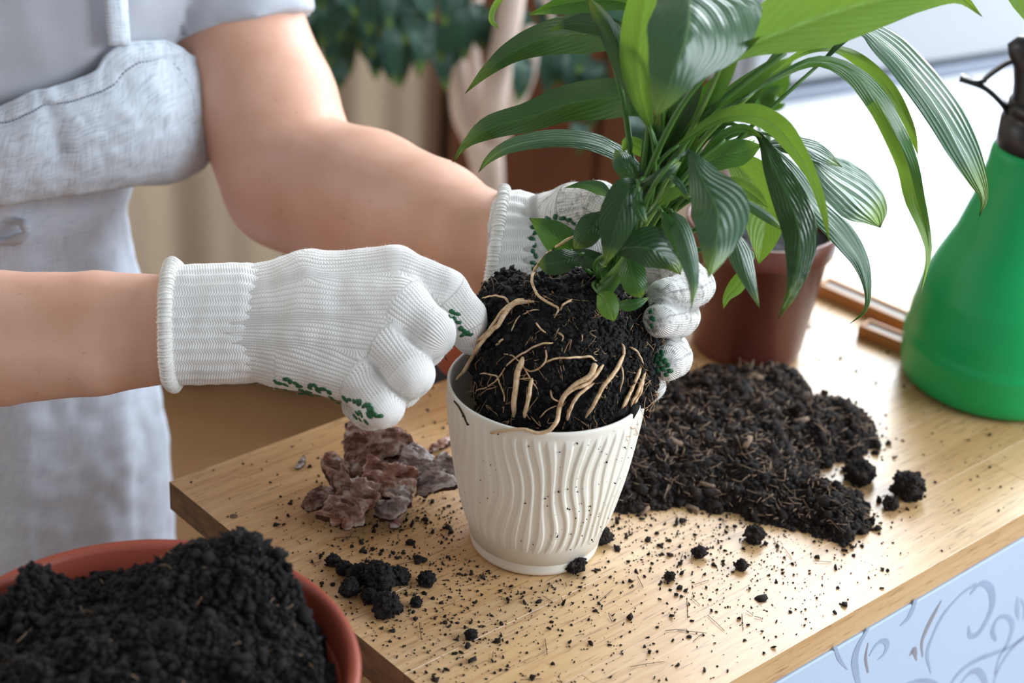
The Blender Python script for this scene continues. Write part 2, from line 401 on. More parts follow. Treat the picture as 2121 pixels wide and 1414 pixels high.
# skin
n = NT('skin'); o = n.obj
c = n.mix(n.ramp(n.noise(o, 22, 4), [(.35, (0, 0, 0)), (.7, (1, 1, 1))]), lin(214, 164, 138), lin(228, 182, 160))
c = n.mix(n.math('MULTIPLY', n.ramp(n.noise(o, 130, 2), [(.70, (0, 0, 0)), (.76, (1, 1, 1))]), .28), c, lin(150, 96, 74))
n.set(color=c, rough=.5, spec=.4); n.set(**{'Subsurface Weight': .25, 'Subsurface Radius': (.012, .005, .003), 'Subsurface Scale': .5})
n.bump(n.noise(n.mapping(o, (1.4, .6, .6)), 1100, 3, .6), .22, .0008); M['skin'] = n.m
# knitted cotton: uv in metres (across, along)
def knit(name, pitch, course, col, dark, depth, dirt=0.0):
    n = NT(name); s = n.n('ShaderNodeSeparateXYZ', i0=n.uv); t, l = s.outputs[0], s.outputs[1]
    u = n.math('DIVIDE', t, pitch); fu = n.math('ABSOLUTE', n.math('SUBTRACT', n.math('FRACT', u), .5))     # 0 at the middle of a wale, .5 at its sides
    ph = n.math('ADD', n.math('DIVIDE', l, course), n.math('MULTIPLY', fu, 1.3))
    st = n.math('ADD', n.math('MULTIPLY', n.math('SINE', n.math('MULTIPLY', ph, 6.2832)), .5), .5)
    col_h = n.math('SUBTRACT', 1.0, n.math('POWER', n.math('MULTIPLY', fu, 2.0), 2.0))
    h = n.math('ADD', n.math('MULTIPLY', col_h, .7), n.math('MULTIPLY', n.math('MULTIPLY', st, n.math('ADD', n.math('MULTIPLY', col_h, .5), .3)), .8))
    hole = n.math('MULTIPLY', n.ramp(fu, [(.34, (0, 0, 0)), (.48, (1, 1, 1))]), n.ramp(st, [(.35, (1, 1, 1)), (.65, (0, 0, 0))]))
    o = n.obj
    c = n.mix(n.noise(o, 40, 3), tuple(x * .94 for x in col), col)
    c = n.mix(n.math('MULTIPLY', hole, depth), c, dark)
    if dirt:
        at = n.n('ShaderNodeAttribute', attribute_name='dirt').outputs['Fac']
        sp = n.math('MULTIPLY', at, n.ramp(n.noise(o, 170, 5, .75), [(.50, (0, 0, 0)), (.60, (1, 1, 1))]))
        c = n.mix(n.math('MULTIPLY', sp, .85), c, lin(40, 34, 30))
    n.set(color=c, rough=.95, spec=.15, sheen=.25); n.bump(n.math('ADD', h, n.math('MULTIPLY', n.noise(o, 2500, 2), .25)), .75, .0007)
    return n.m
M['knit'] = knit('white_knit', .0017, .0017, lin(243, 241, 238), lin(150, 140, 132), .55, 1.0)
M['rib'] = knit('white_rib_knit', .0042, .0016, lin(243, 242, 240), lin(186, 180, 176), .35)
M['hem'] = plain('white_hem_yarn', lin(244, 242, 236), .95, .05, 200, .6, 1600)
M['dots'] = plain('green_grip_rubber', lin(24, 90, 54), .5, .2, 200)
# linen
def linen(name, c0, c1, str_=.5):
    n = NT(name); o = n.uv
    a = n.n('ShaderNodeTexWave', wave_type='BANDS', bands_direction='X'); n.put(a.inputs[0], o); a.inputs['Scale'].default_value = 300; a.inputs['Distortion'].default_value = 1.2; a.inputs['Detail'].default_value = 1
    b = n.n('ShaderNodeTexWave', wave_type='BANDS', bands_direction='Y'); n.put(b.inputs[0], o); b.inputs['Scale'].default_value = 300; b.inputs['Distortion'].default_value = 1.2; b.inputs['Detail'].default_value = 1
    w = n.math('MULTIPLY', a.outputs['Fac'], b.outputs['Fac'])
    sl = n.math('ADD', n.noise(n.mapping(o, (700, 50, 1)), 1.0, 3), n.noise(n.mapping(o, (50, 700, 1)), 1.0, 3))
    f = n.math('ADD', n.math('MULTIPLY', sl, .6), n.math('MULTIPLY', w, .25))
    c = n.ramp(f, [(.42, c0), (.68, c1)])
    n.set(color=c, rough=.92, spec=.2, sheen=.2); n.bump(f, str_, .0008); return n.m
M['linen'] = linen('pale_blue_linen', lin(144, 157, 174), lin(208, 217, 228))
M['linen_cool_lit'] = linen('cool_lit_linen_skirt', lin(176, 190, 212), lin(214, 224, 238), .4)  # skirt linen tinted bluer: the cool side light put into its colour
M['tee'] = plain('grey_jersey', lin(180, 184, 194), .95, .05, 40, .25, 1400, sheen=.15)
M['thread'] = plain('navy_thread', lin(74, 84, 112), .8, .1)
M['trousers'] = plain('grey_trousers', lin(120, 124, 132), .9, .1, 20)
M['shoe'] = plain('white_shoe', lin(220, 220, 218), .6, .05)
# printed cloth front of the cabinet
M['paper'] = plain('blue_grey_cloth', lin(178, 196, 218), .75, .04, 9, .08, 600)
M['scroll'] = plain('grey_scroll_print', lin(150, 168, 194), .7, .22, 40)
M['scroll2'] = plain('taupe_scroll_print', lin(140, 138, 148), .7, .22, 40)
# ------------------------------------------------------------------ setting
def struct(name, V, F, mat, parent=None):
    o = mk(name, V, F, mat, parent, smooth=False)
    if parent is None: o['kind'] = 'structure'
    return o
def slab(name, c, s, mat, rz=0, bev=.002, parent=None):
    V, F = box((0, 0, 0), s, bev)
    if parent is None:
        o = mk(name, V, F, mat, None, smooth=False)
        o.location = c; o.rotation_euler = (0, 0, rz); return o
    V, F = box(c, s, bev, rz); return mk(name, V, F, mat, parent, smooth=False)
tag(slab('floor', (0, 1.0, -.02), (4.6, 3.6, .04), M['floor']), kind='structure')
tag(slab('wall_back', (-.95, 2.62, 1.25), (2.7, .08, 2.5), M['wall']), kind='structure')
tag(slab('wall_left', (-2.3, 1.0, 1.25), (.08, 3.6, 2.5), M['wall']), kind='structure')
# window wall runs along SILL direction
S1 = onz(1610, 215); S2 = onz(1990, 155); SA = math.atan2(S2[1] - S1[1], S2[0] - S1[0])
sd = np.array([math.cos(SA), math.sin(SA), 0]); sn = np.array([-math.sin(SA), math.cos(SA), 0])
def sp(s, n, z): q = S1 + sd * s + sn * n; return (q[0], q[1], z)
W1 = tag(empty('window_1', sp(.55, .05, TOP)), kind='structure')
TBR = onz(1690, 522)      # the deep sill runs up to the right end of the worktop
pts_ = [np.array(sp(-.055, .04, 0)), onz(1560, 470), onz(1684, 518), onz(1884, 606), onz(2300, 780), np.array(sp(1.37, -.62, 0)), np.array(sp(1.37, .04, 0))]
Vs = np.array([[q[0], q[1], TOP + z] for z in (-.002, -.032) for q in pts_]); k7 = np.arange(7)
mk('sill', Vs, [np.array([k7]), np.array([k7[::-1] + 7]), np.stack([k7, k7 + 7, (k7 + 1) % 7 + 7, (k7 + 1) % 7], -1)], M['white_paint'], W1, False)
slab('gasket_shadow', sp(.66, .012, TOP + .005), (1.42, .022, .014), M['gasket_shadow'], SA, .002, W1)
slab('bottom_rail', sp(.66, .045, TOP + .075), (1.42, .06, .13), M['upvc'], SA, .006, W1)
slab('sash_rail', sp(.19, .020, TOP + .093), (.46, .035, .150), M['upvc'], SA, .006, W1)
slab('sash_rail', sp(1.0, .020, TOP + .093), (.80, .035, .150), M['upvc'], SA, .006, W1)
slab('stile', sp(.48, .035, TOP + .72), (.11, .07, 1.16), M['upvc'], SA, .006, W1)
slab('stile', sp(-.005, .045, TOP + .72), (.09, .07, 1.30), M['upvc'], SA, .006, W1)
slab('stile', sp(1.36, .045, TOP + .72), (.09, .07, 1.30), M['upvc'], SA, .006, W1)
slab('top_rail', sp(.66, .045, TOP + 1.36), (1.44, .07, .12), M['upvc'], SA, .006, W1)
slab('glass_pane', sp(.23, .06, TOP + .73), (.40, .006, 1.16), M['glass'], SA, .001, W1)
slab('glass_pane', sp(.93, .06, TOP + .73), (.78, .006, 1.16), M['glass'], SA, .001, W1)
tag(slab('wall_right_under_window', sp(.665, .06, (TOP - .02) / 2), (1.45, .10, TOP - .04), M['wall'], SA), kind='structure')
tag(slab('wall_right_over_window', sp(.665, .06, 2.32), (1.45, .10, .4), M['wall'], SA), kind='structure')
W2 = tag(empty('window_2', (2.1, .70, TOP)), kind='structure')
for y in (-.15, 1.55): slab('stile', (2.1, y, TOP + .82), (.07, .09, 1.5), M['upvc'], 0, .006, W2)
for z in (.1, 1.56): slab('rail', (2.1, .70, TOP + z), (.07, 1.8, .09), M['upvc'], 0, .006, W2)
slab('glass_pane', (2.11, .70, TOP + .83), (.006, 1.66, 1.4), M['glass'], 0, .001, W2)
tag(slab('wall_side_under_window', (2.12, .70, .40), (.1, 1.9, .8), M['wall']), kind='structure')
tag(slab('wall_side_over_window', (2.12, .70, 2.44), (.1, 1.9, .12), M['wall']), kind='structure')
fill_frame = tag(empty('added_fill_frame', (-2.24, 1.45, TOP)), kind='structure')  # unseen frame added around the left fill light
for y in (.86, 2.04): slab('stile', (-2.235, y, TOP + .75), (.05, .08, 1.4), M['upvc'], 0, .006, fill_frame)
for z in (.07, 1.43): slab('rail', (-2.235, 1.45, TOP + z), (.05, 1.26, .08), M['upvc'], 0, .006, fill_frame)
slab('glass_pane', (-2.245, 1.45, TOP + .75), (.006, 1.1, 1.3), M['glass'], 0, .001, fill_frame)
# beige curtain in front of the back wall
def curtain(name, x0, x1, Y, mat, label, amp=.012, per=.16, z0=.03, z1=2.35):
    nx, nz = 160, 14
    x = np.linspace(x0, x1, nx); z = np.linspace(z0, z1, nz)
    X, Zz = np.meshgrid(x, z); ph = X / per * 2 * np.pi + .8 * np.sin(X * 7.1)
    Yy = Y + amp * np.sin(ph) * (1.0 - .25 * Zz / z1) + .006 * np.sin(ph * 2.3 + Zz * 2)
    V = np.stack([X, Yy, Zz], -1).reshape(-1, 3)
    o = mk(name, V, grid_faces(nz, nx), mat); sm = o.modifiers.new('s', 'SOLIDIFY'); sm.thickness = .003
    return tag(o, label, 'curtain')
curtain('curtain', -1.75, -.125, 2.46, M['curtain'], 'long beige curtain hanging in soft folds behind the person')
rod = mk('curtain_rod', *tube(np.array([[-1.8, 2.46, 2.37], [-.05, 2.46, 2.37]]), .012, 10), M['brown_wood']); tag(rod, 'brown wooden rod holding the beige curtain', 'curtain rod')
for x in (-1.7, -.2):
    mk('bracket', *box((x, 2.52, 2.37), (.02, .13, .03), .002), M['brown_wood'], rod, False)
# brown wooden cupboard behind the plant
c0 = ony(1210, 300, 2.35); cb = tag(empty('wooden_cupboard', (c0[0], 2.42, 0)), 'tall reddish brown wooden cupboard behind the potted tree', 'cupboard')
mk('carcass', *box((c0[0] + .015, 2.42, .82), (.40, .30, 1.6), .004), M['brown_wood'], cb, False)
for k in (-1, 1):
    d = mk('door', *box((c0[0] + .015 + k * .099, 2.262, .85), (.192, .018, 1.5), .004), M['brown_wood'], cb, False)
    mk('knob', *lathe([(0, 0), (.008, .001), (.011, .008), (.008, .016), (0, .018)], 14, (c0[0] + .015 + k * .02, 2.25, .9)), M['black'], d)
for sx in (-.17, .17):
    for sy in (-.12, .12):
        mk('foot', *box((c0[0] + .015 + sx, 2.42 + sy, .012), (.04, .04, .024), .003), M['brown_wood'], cb, False)

# ------------------------------------------------------------------ worktop of glued boards, yaw 43.3 degrees
TBL = onz(350, 997); TA = math.radians(43.3)
tu = np.array([math.cos(TA), math.sin(TA), 0]); tv = np.array([-math.sin(TA), math.cos(TA), 0])
def tp(u, v, z=0.0):
    q = TBL + tu * u + tv * v; return np.array([q[0], q[1], TOP + z])
THK = .0225; TL, TW = .684, .386
wt = tag(empty('wooden_worktop', tp(0, 0), TA), 'pale pine worktop of glued boards strewn with soil', 'worktop')
bounds = [0, -.062, -.128, -.194, -.262, -.326, -TW]
cuts = [[.46], [.36], [.52], [.42], [.2], [.33]]
for r in range(6):
    us = [0] + cuts[r] + [TL]
    if r == 4: us = [0, .56, TL]
    if r == 5: us = [0, .085, .50, TL]
    for k in range(len(us) - 1):
        u0, u1, v1, v0 = us[k], us[k + 1], bounds[r], bounds[r + 1]
        V, F = box((0, 0, 0), (u1 - u0 - .00004, v1 - v0 - .00004, THK), .00028)
        o = mk('plank', V, F, M['wood'], None, False); o.parent = wt
        o.location = ((u0 + u1) / 2, (v0 + v1) / 2, -THK / 2)
        if k == 0:      # sawn end of the board, its shade put into a darker colour
            o.data.materials.append(M['shaded_end_knot'])
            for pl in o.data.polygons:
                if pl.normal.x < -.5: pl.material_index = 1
# small square plug let into the left end
o = mk('plug', *box((0, 0, 0), (.018, .016, .0022), .0004), M['wood'], None, False); o.parent = wt; o.location = (.016, -.083, .0)
o = mk('knot', *lathe([(0, .0004), (.002, .0003), (.0028, 0)], 12, (0, 0, 0)), M['shaded_end_knot'], None); o.parent = wt; o.location = (.012, -.062, .0002)
# cabinet under it, front covered with a scroll printed cloth
cabt = tag(empty('cloth_covered_cabinet', tp(TL / 2, -TW / 2, -TOP), TA), 'cabinet under the worktop with pale blue scroll printed cloth front', 'cabinet')
ch = TOP - THK
mk('body', *box(tp(TL / 2 + .012, -TW / 2 + .004, -THK - ch / 2), (TL - .03, TW - .012, ch - .0012), .003, TA), M['brown_wood'], cabt, False)
def cp(u, z, off=0.0): return tp(u, -TW - .0005 - off, -THK - z)
V, F = box(tp(TL / 2 + .012, -TW + .0005, -THK - ch / 2), (TL - .02, .004, ch - .0012), .001, TA)
mk('front_cloth', V, F, M['paper'], cabt, False)
def front_uv(px, py):
    """pixel -> (u, z) on the cabinet front"""
    d = Fv + Rv * ((px - IW / 2) / FPX) - Uv * ((py - IH / 2) / FPX)
    p0 = tp(0, -TW); t = ((p0 - CAMP) @ tv) / (d @ tv); q = CAMP + d * t
    return (q - TBL) @ tu, TOP - THK - q[2]
def scroll(pxs, wid, mat):
    """flat curling stroke: pxs along it, wid = widths in px"""
    uvz = np.array([front_uv(x, y) for x, y in pxs]); w = np.array(wid) / 3150 / 2
    c = spline(np.column_stack([uvz, w]), 26); p, hw = c[:, :2], np.clip(c[:, 2], .0002, 1)
    t = np.gradient(p, axis=0); t /= np.linalg.norm(t, axis=1)[:, None] + 1e-9; nn = np.stack([-t[:, 1], t[:, 0]], -1)
    L, R = p + nn * hw[:, None], p - nn * hw[:, None]
    V = np.array([cp(q[0], q[1], .0012) for pair in zip(L, R) for q in pair])
    a = np.arange(len(c) - 1) * 2
    mk('scroll_print', V, np.stack([a, a + 1, a + 3, a + 2], -1), mat, cabt, False)
s0 = lambda x, y: (1600 + x / 4.071, 1100 + y / 4.071)
def S(pts, w, m='scroll'): scroll([s0(*p) for p in pts], w, M[m])
S([(800, 800), (720, 930), (680, 1050), (690, 1180), (720, 1300)], [8, 18, 22, 18, 10])
S([(790, 930), (770, 1050), (790, 1180)], [3, 8, 5], 'scroll2')
S([(800, 1040), (840, 970), (890, 920), (940, 920), (950, 970), (920, 1030), (870, 1070)], [4, 8, 11, 14, 14, 10, 3])
S([(510, 960), (545, 1060), (615, 1155)], [8, 10, 2])
S([(1060, 785), (1120, 730), (1160, 660), (1195, 560)], [3, 14, 18, 12])
S([(1410, 570), (1350, 680), (1290, 800), (1245, 920), (1250, 1050)], [3, 14, 16, 10, 3], 'scroll2')
S([(1700, 440), (1600, 500), (1500, 600), (1420, 700), (1340, 860), (1290, 1010), (1320, 1190)], [12, 8, 9, 12, 10, 12, 2])
S([(1650, 520), (1740, 430), (1820, 470), (1840, 600), (1800, 720), (1720, 850), (1650, 870), (1640, 790)], [8, 14, 20, 22, 20, 18, 14, 5])
S([(1140, 1040), (1175, 990), (1200, 1080)], [3, 17, 2], 'scroll2')
S([(1870, 910), (1840, 830), (1880, 730), (1960, 710), (2010, 790), (1970, 930), (1900, 1050), (1860, 1200)], [8, 16, 12, 12, 16, 14, 10, 6])
S([(2060, 740), (2050, 640), (2050, 540)], [2, 18, 3])
S([(2121, 880), (2000, 960), (1880, 1010), (1700, 1080), (1560, 1180), (1480, 1290)], [14, 12, 12, 14, 14, 10])
S([(2150, 840), (2040, 940), (1950, 1050), (1880, 1180), (1840, 1300)], [6, 12, 12, 8, 4])
S([(1080, 1290), (1200, 1250), (1330, 1260), (1420, 1330)], [5, 10, 12, 8])
S([(1560, 1290), (1640, 1190), (1720, 1170), (1780, 1260), (1790, 1330)], [5, 12, 18, 16, 10])
S([(2080, 560), (2110, 640), (2100, 740)], [4, 8, 3])
for k in range(7):      # the print goes on further down
    du, dz = .07 + .085 * k, .19 + .05 * (k % 2)
    pts = [(du + .03 * math.cos(a) * (1 - a / 9), dz + .03 * math.sin(a) * (1 - a / 9)) for a in np.linspace(0, 5.5, 9)]
    V = []
    for (a_, b_) in pts: V += [cp(a_ - .003, b_, .0012), cp(a_ + .003, b_ + .002, .0012)]
    a = np.arange(len(pts) - 1) * 2
    mk('scroll_print', np.array(V), np.stack([a, a + 1, a + 3, a + 2], -1), M['scroll'], cabt, False)

# ------------------------------------------------------------------ low bench with the big bowl of soil
BR, BH = .1165, .100                                   # bowl rim radius, height
bz = -.0235                                            # bench top, just under the worktop
bc = onz(290, 1375, bz + BH)
bench = tag(empty('low_bench', (bc[0], bc[1], 0), TA), 'low wooden bench under the terracotta bowl of soil', 'bench')
bt = slice(None)
bcu, bcv = (bc - TBL) @ tu, (bc - TBL) @ tv
bw0, bw1, bv0, bv1 = bcu - .16, -.001, bcv - .16, -.165
for k in range(4):
    v0 = bv0 + (bv1 - bv0) * k / 4; v1 = bv0 + (bv1 - bv0) * (k + 1) / 4
    q = tp((bw0 + bw1) / 2, (v0 + v1) / 2, bz - .011)
    mk('plank', *box(q, (bw1 - bw0, v1 - v0 - .0005, .022), .0012, TA), M['wood'], bench, False)
for u in (bw0 + .03, bw1 - .03):
    for v in (bv0 + .03, bv1 - .03):
        h = TOP + bz - .022; mk('leg', *box(tp(u, v, bz - .022 - h / 2), (.032, .032, h), .003, TA), M['wood'], bench, False)
BZ = TOP + bz                                          # world height of bowl base
bowl = tag(empty('terracotta_bowl', (bc[0], bc[1], BZ)), 'wide terracotta coloured plastic bowl heaped with black soil', 'bowl')
prof = [(0, .002), (.072, .0), (.076, .003), (.092, .045), (.1035, .080), (.1060, .0825), (.1120, .0830), (.1135, .0850), (.1142, .0900), (.1150, .0905), (.1158, .0960), (.1162, .0985), (.1155, .1000), (.1130, .1003), (.1108, .0995), (.1095, .0965), (.1085, .090), (.102, .070), (.090, .040), (.074, .006), (0, .006)]
mk('bowl_shell', *lathe(prof, 128, (bc[0], bc[1], BZ)), M['terracotta'], bowl)
# soil: world height field inside the bowl
def bowl_pt(px, py, z): q = onz(px, py, bz + BH + z); return q[:2] - bc[:2]
bumps = [(bowl_pt(470, 1150, .015), .040, .034), (bowl_pt(600, 1215, .008), .030, .017), (bowl_pt(330, 1270, .01), .05, .019), (bowl_pt(45, 1185, .004), .022, .030), (bowl_pt(560, 1380, .0), .045, .014), (bowl_pt(120, 1420, .0), .06, .016)]
def bowl_h(x, y):
    r = np.hypot(x, y); h = -.021 + 0 * r
    for c, s, a in bumps: h = h + a * np.exp(-((x - c[0]) ** 2 + (y - c[1]) ** 2) / (2 * s * s) * 1.6)
    p = np.stack([x, y, 0 * x], -1)
    h = h + .0065 * fbm(p * 34, 4, .62) + .0055 * np.abs(noise(p * 95 + 5)) + .0022 * noise(p * 260)
    return np.where(r > .096, np.minimum(h, -.013 + .012 * (noise(p * 50))), h)
nr, na = 150, 380
rr = np.sqrt(np.linspace(0, 1, nr)) * .1085; aa = np.linspace(0, 2 * np.pi, na, endpoint=False)
Rr, Aa = np.meshgrid(rr, aa, indexing='ij'); X, Y = Rr * np.cos(Aa), Rr * np.sin(Aa)
H = bowl_h(X, Y); H[-1] = np.minimum(H[-1], -.02)
lim = np.where(Rr > .098, .1085 - .0035 - np.clip(-H, 0, .05) * .30, 9)     # keep inside the wall
sc = np.minimum(1, lim / np.maximum(Rr, 1e-6)); X, Y = X * sc, Y * sc
soil_b = mk('soil_heap', np.stack([bc[0] + X, bc[1] + Y, BZ + BH + H], -1).reshape(-1, 3), grid_faces(nr, na, True), M['soil'])
tag(soil_b, 'crumbly black potting soil heaped in the terracotta bowl', 'soil', kind='stuff')
nC = 52000
a = rng.uniform(0, 2 * np.pi, nC); r = np.sqrt(rng.uniform(0, 1, nC)) * .1045; x, y = r * np.cos(a), r * np.sin(a)
sz = np.exp(rng.normal(math.log(.00068), .55, nC)); sz = np.clip(sz, .0004, .0042)
h = bowl_h(x, y); keep = r + sz < .1075 - np.clip(-h, 0, .05) * .30
P = np.stack([bc[0] + x, bc[1] + y, BZ + BH + h + sz * .35], -1)[keep]
V, F = crumbs(P, sz[keep], .55, .4); tag(mk('soil_crumbs', V, F, M['soil'], soil_b), kind='stuff')
mb = MB()
for k in range(46):
    a0, r0 = rng.uniform(0, 6.28), math.sqrt(rng.uniform(0, 1)) * .095; x, y = r0 * math.cos(a0), r0 * math.sin(a0)
    d = rng.normal(size=3) * .003; q = np.array([bc[0] + x, bc[1] + y, BZ + BH + float(bowl_h(np.array([x]), np.array([y]))[0]) + .0016])
    mb.tube(spline([q - d, q + rng.normal(size=3) * .001, q + d * np.array([1, 1, .3])], 7), .00016, 4)
tag(mb.build('root_bits', M['hair_root'], soil_b), kind='stuff')

# ------------------------------------------------------------------ white ribbed pot
PC = onz(1106, 1118); PH = .122
pot = tag(empty('white_flower_pot', PC), 'cream white plastic flower pot with wavy raised ribs', 'flower pot')
zz = np.array([0, .0, .0015, .004, .012, .0148, .0152, .0165, .020, .028, .04, .055, .07, .085, .10, .112, .119, .1215, .122])
rrp = np.array([0, .0405, .0425, .0432, .0442, .0446, .0440, .0444, .0462, .0490, .0520, .0553, .0580, .0601, .0620, .0631, .0637, .0638, .0634])
Zf = np.concatenate([zz[:8], np.linspace(.0175, .1195, 110), zz[-2:]]); Rf = np.interp(Zf, zz[1:], rrp[1:]); Rf[0] = 0
Rf[:8] = rrp[:8]
prof = list(zip(Rf, Zf)) + [(.0624, .1222), (.0616, .1212), (.0605, .110), (.056, .07), (.049, .03), (.043, .006), (0, .004)]
def ribs(th, z, k):
    ph = 47 * th + 2.1 * np.sin(z * 58 + 3 * th) + 1.1 * np.sin(z * 92 - 5 * th + 1.0) + 1.3 * np.sin(2 * th + z * 30) + .8 * np.sin(7 * th)
    s = np.clip(np.sin(ph) * 2.0 - .35 + .5 * np.sin(z * 70 + 4 * th), -.7, .75) * .7 + .3
    m = np.clip((z - .018) / .012, 0, 1) * np.clip((.1165 - z) / .006, 0, 1) * (k < 118)
    return .00115 * s * m
mk('pot_wall', *lathe(prof, 900, PC, ribs), M['pot'], pot)

n_ = 130; th = rng.normal(-.95, .38, n_); th[:30] = rng.uniform(-2.6, -.3, 30); z_ = rng.uniform(.02, .118, n_); r_ = np.interp(z_, zz[1:], rrp[1:]) + .0006
tag(mk('soil_specks', *crumbs(np.stack([PC[0] + r_ * np.cos(th), PC[1] + r_ * np.sin(th), PC[2] + z_], -1), rng.uniform(.0002, .0006, n_), .5, .5), M['soil2'], pot), kind='stuff')

# ------------------------------------------------------------------ brown nursery pot behind
NC = onz(1545, 715); NB = 112 / 2553; 
ntop = onz(1568, 512, .112)
np_ = tag(empty('brown_nursery_pot', NC), 'brown plastic nursery pot standing behind the peace lily', 'flower pot')
nr1 = .0595
mk('pot_wall', *lathe([(0, .001), (NB - .002, 0), (NB, .002), (NB + .001, .006), (nr1 - .004, .092), (nr1 - .0005, .093), (nr1, .096), (nr1 + .001, .112), (nr1 - .001, .113), (nr1 - .002, .110), (nr1 - .005, .09), (NB - .002, .006), (0, .005)], 96, NC), M['brown_pot'], np_)
q = np.linspace(0, 1, 14)[:, None]; th = np.linspace(0, 2 * np.pi, 60, endpoint=False)
X, Y = (q * .053) * np.cos(th), (q * .053) * np.sin(th); Hh = .098 + .004 * fbm(np.stack([X, Y, 0 * X], -1) * 60)
tag(mk('pot_soil', np.stack([NC[0] + X, NC[1] + Y, NC[2] + Hh], -1).reshape(-1, 3), grid_faces(14, 60, True), M['soil'], np_), kind='stuff')
# red clay pot behind the white one
RC = onz(1000, 752); rc = tag(empty('red_clay_pot', RC), 'red clay pot half hidden behind the gloved fist and white pot', 'flower pot')
mk('pot_wall', *lathe([(0, .001), (.036, 0), (.0375, .002), (.046, .050), (.0485, .051), (.0495, .053), (.0505, .070), (.049, .0715), (.046, .070), (.042, .045), (.034, .006), (0, .005)], 64, RC), M['red_clay'], rc)

# ------------------------------------------------------------------ green spray bottle
GC = onz(2055, 785); gb = tag(empty('green_spray_bottle', GC), 'green plastic spray bottle with a black trigger head', 'spray bottle')
def blob_r(z): return np.interp(z, [0, .003, .012, .036, .058, .083, .103, .126, .154, .183, .197, .201], [.066, .0712, .0742, .0757, .0738, .0694, .0618, .0515, .0432, .0378, .0366, .034])
zs = np.concatenate([[0, .0], np.linspace(.001, .201, 60)]); zr = np.concatenate([[0, .064], blob_r(zs[2:])])
p = list(zip(zr, zs)); p = [(r_, z_ + .0) for r_, z_ in p]
# raised base ring
p = [(r_ + (.0012 if .004 < z_ < .040 else 0), z_) for r_, z_ in p]
mk('bottle_body', *lathe(p + [(0, .202)], 96, GC), M['green'], gb)
cz = GC + np.array([0, 0, .1995])
mk('collar', *lathe([(.0, 0), (.0335, .0), (.0345, .002), (.0345, .022), (.031, .024), (.0305, .028), (.0315, .030), (.0310, .036), (.024, .038), (0, .039)], 72, cz, lambda th, z, k: .0006 * np.sign(np.sin(th * 36)) * ((z > .002) & (z < .02))), M['black'], gb)
hd = cz + np.array([0, 0, .036]); tdir = np.array([-.92, -.39, 0])
hx = np.array([GC[0], GC[1], 0]) / np.hypot(GC[0], GC[1])
def axp(px, py):      # point of the upright plane through the bottle axis, facing the viewer
    d = Fv + Rv * ((px - IW / 2) / FPX) - Uv * ((py - IH / 2) / FPX); return CAMP + d * (((GC - CAMP) @ hx) / (d @ hx))
tdir = np.array([-hx[1], hx[0], 0])
mb = MB()
sec = [(0, .0275, .024), (.012, .0285, .022), (.024, .031, .020), (.032, .036, .018), (.040, .038, .016), (.047, .032, .012), (.050, .012, .005)]
V = []
for z, a_, b_ in sec:
    for t in np.linspace(0, 2 * np.pi, 28, endpoint=False):
        l = tdir * a_ * math.cos(t) * (1.0 if math.cos(t) < 0 else 1.05) + np.array([-tdir[1], tdir[0], 0]) * b_ * math.sin(t); V.append(hd + l + np.array([0, 0, z]))
V = np.array(V); n0 = len(V); V = np.vstack([V, hd + np.array([0, 0, .051])]); kk = (len(sec) - 1) * 28 + np.arange(28)
mb.add(V, [grid_faces(len(sec), 28, True), np.stack([kk, (kk - (len(sec) - 1) * 28 + 1) % 28 + (len(sec) - 1) * 28, np.full(28, n0)], -1)])
mb.build('spray_head', M['black'], gb)
# trigger: a thin curved lever with a loop, from the head forward
tr = MB(); side = np.array([-tdir[1], tdir[0], 0])
def lever(pts, w, th_):
    c = spline(np.array([axp(*p_) for p_ in pts]), 18); T = np.gradient(c, axis=0); T /= np.linalg.norm(T, axis=1)[:, None]
    nn = np.cross(T, hx); nn /= np.linalg.norm(nn, axis=1)[:, None]; V = []
    for p_, q_ in zip(c, nn):
        for a_, b_ in ((-1, -1), (1, -1), (1, 1), (-1, 1)): V.append(p_ + hx * a_ * w / 2 + q_ * b_ * th_ / 2)
    F = grid_faces(18, 4, True); tr.add(np.array(V), [F, np.array([[3, 2, 1, 0], [68, 69, 70, 71]])])
lever([(2034, 168), (2062, 146), (2092, 127), (2126, 116), (2165, 110)], .012, .0020)
lever([(1989, 160), (2012, 167), (2040, 178), (2060, 194), (2080, 216), (2092, 240)], .014, .0026)
lever([(2012, 167), (2028, 168), (2044, 164)], .010, .0020)
tr.build('trigger', M['black'], gb)
mk('nozzle', *tube(np.array([hd - tdir * .03 + np.array([0, 0, .040]), hd - tdir * .055 + np.array([0, 0, .041])]), [.008, .0065], 18), M['black'], gb)

# ------------------------------------------------------------------ two wooden plant labels by the window end
def plant_label(a_, b_, w, label):
    A, B = onz(*a_), onz(*b_); ang = math.atan2(B[1] - A[1], B[0] - A[0]); L = np.linalg.norm(B - A); c = (A + B) / 2
    e = tag(empty('wooden_plant_label', (c[0], c[1], TOP), ang), label, 'plant label', 'wooden labels beside the spray bottle')
    mk('face', *box((c[0], c[1], TOP + .0065), (L - .004, w - .007, .005), .0006, ang), M['grey_wood'], e, False)
    for s in (-1, 1):
        o_ = np.array([-math.sin(ang), math.cos(ang)]) * s * (w / 2 - .0018)
        mk('rim', *box((c[0] + o_[0], c[1] + o_[1], TOP + .0055), (L, .0036, .011), .0008, ang), M['tan_wood'], e, False)
    o_ = np.array([math.cos(ang), math.sin(ang)]) * -(L / 2 - .0018)
    mk('rim', *box((c[0] + o_[0], c[1] + o_[1], TOP + .0055), (.0036, w - .0075, .011), .0008, ang), M['tan_wood'], e, False)
plant_label((1700, 603), (1960, 716), .020, 'tan rimmed wooden plant label lying nearest the window sill')
plant_label((1785, 690), (1960, 760), .018, 'shorter tan rimmed wooden plant label lying closer to the soil pile')

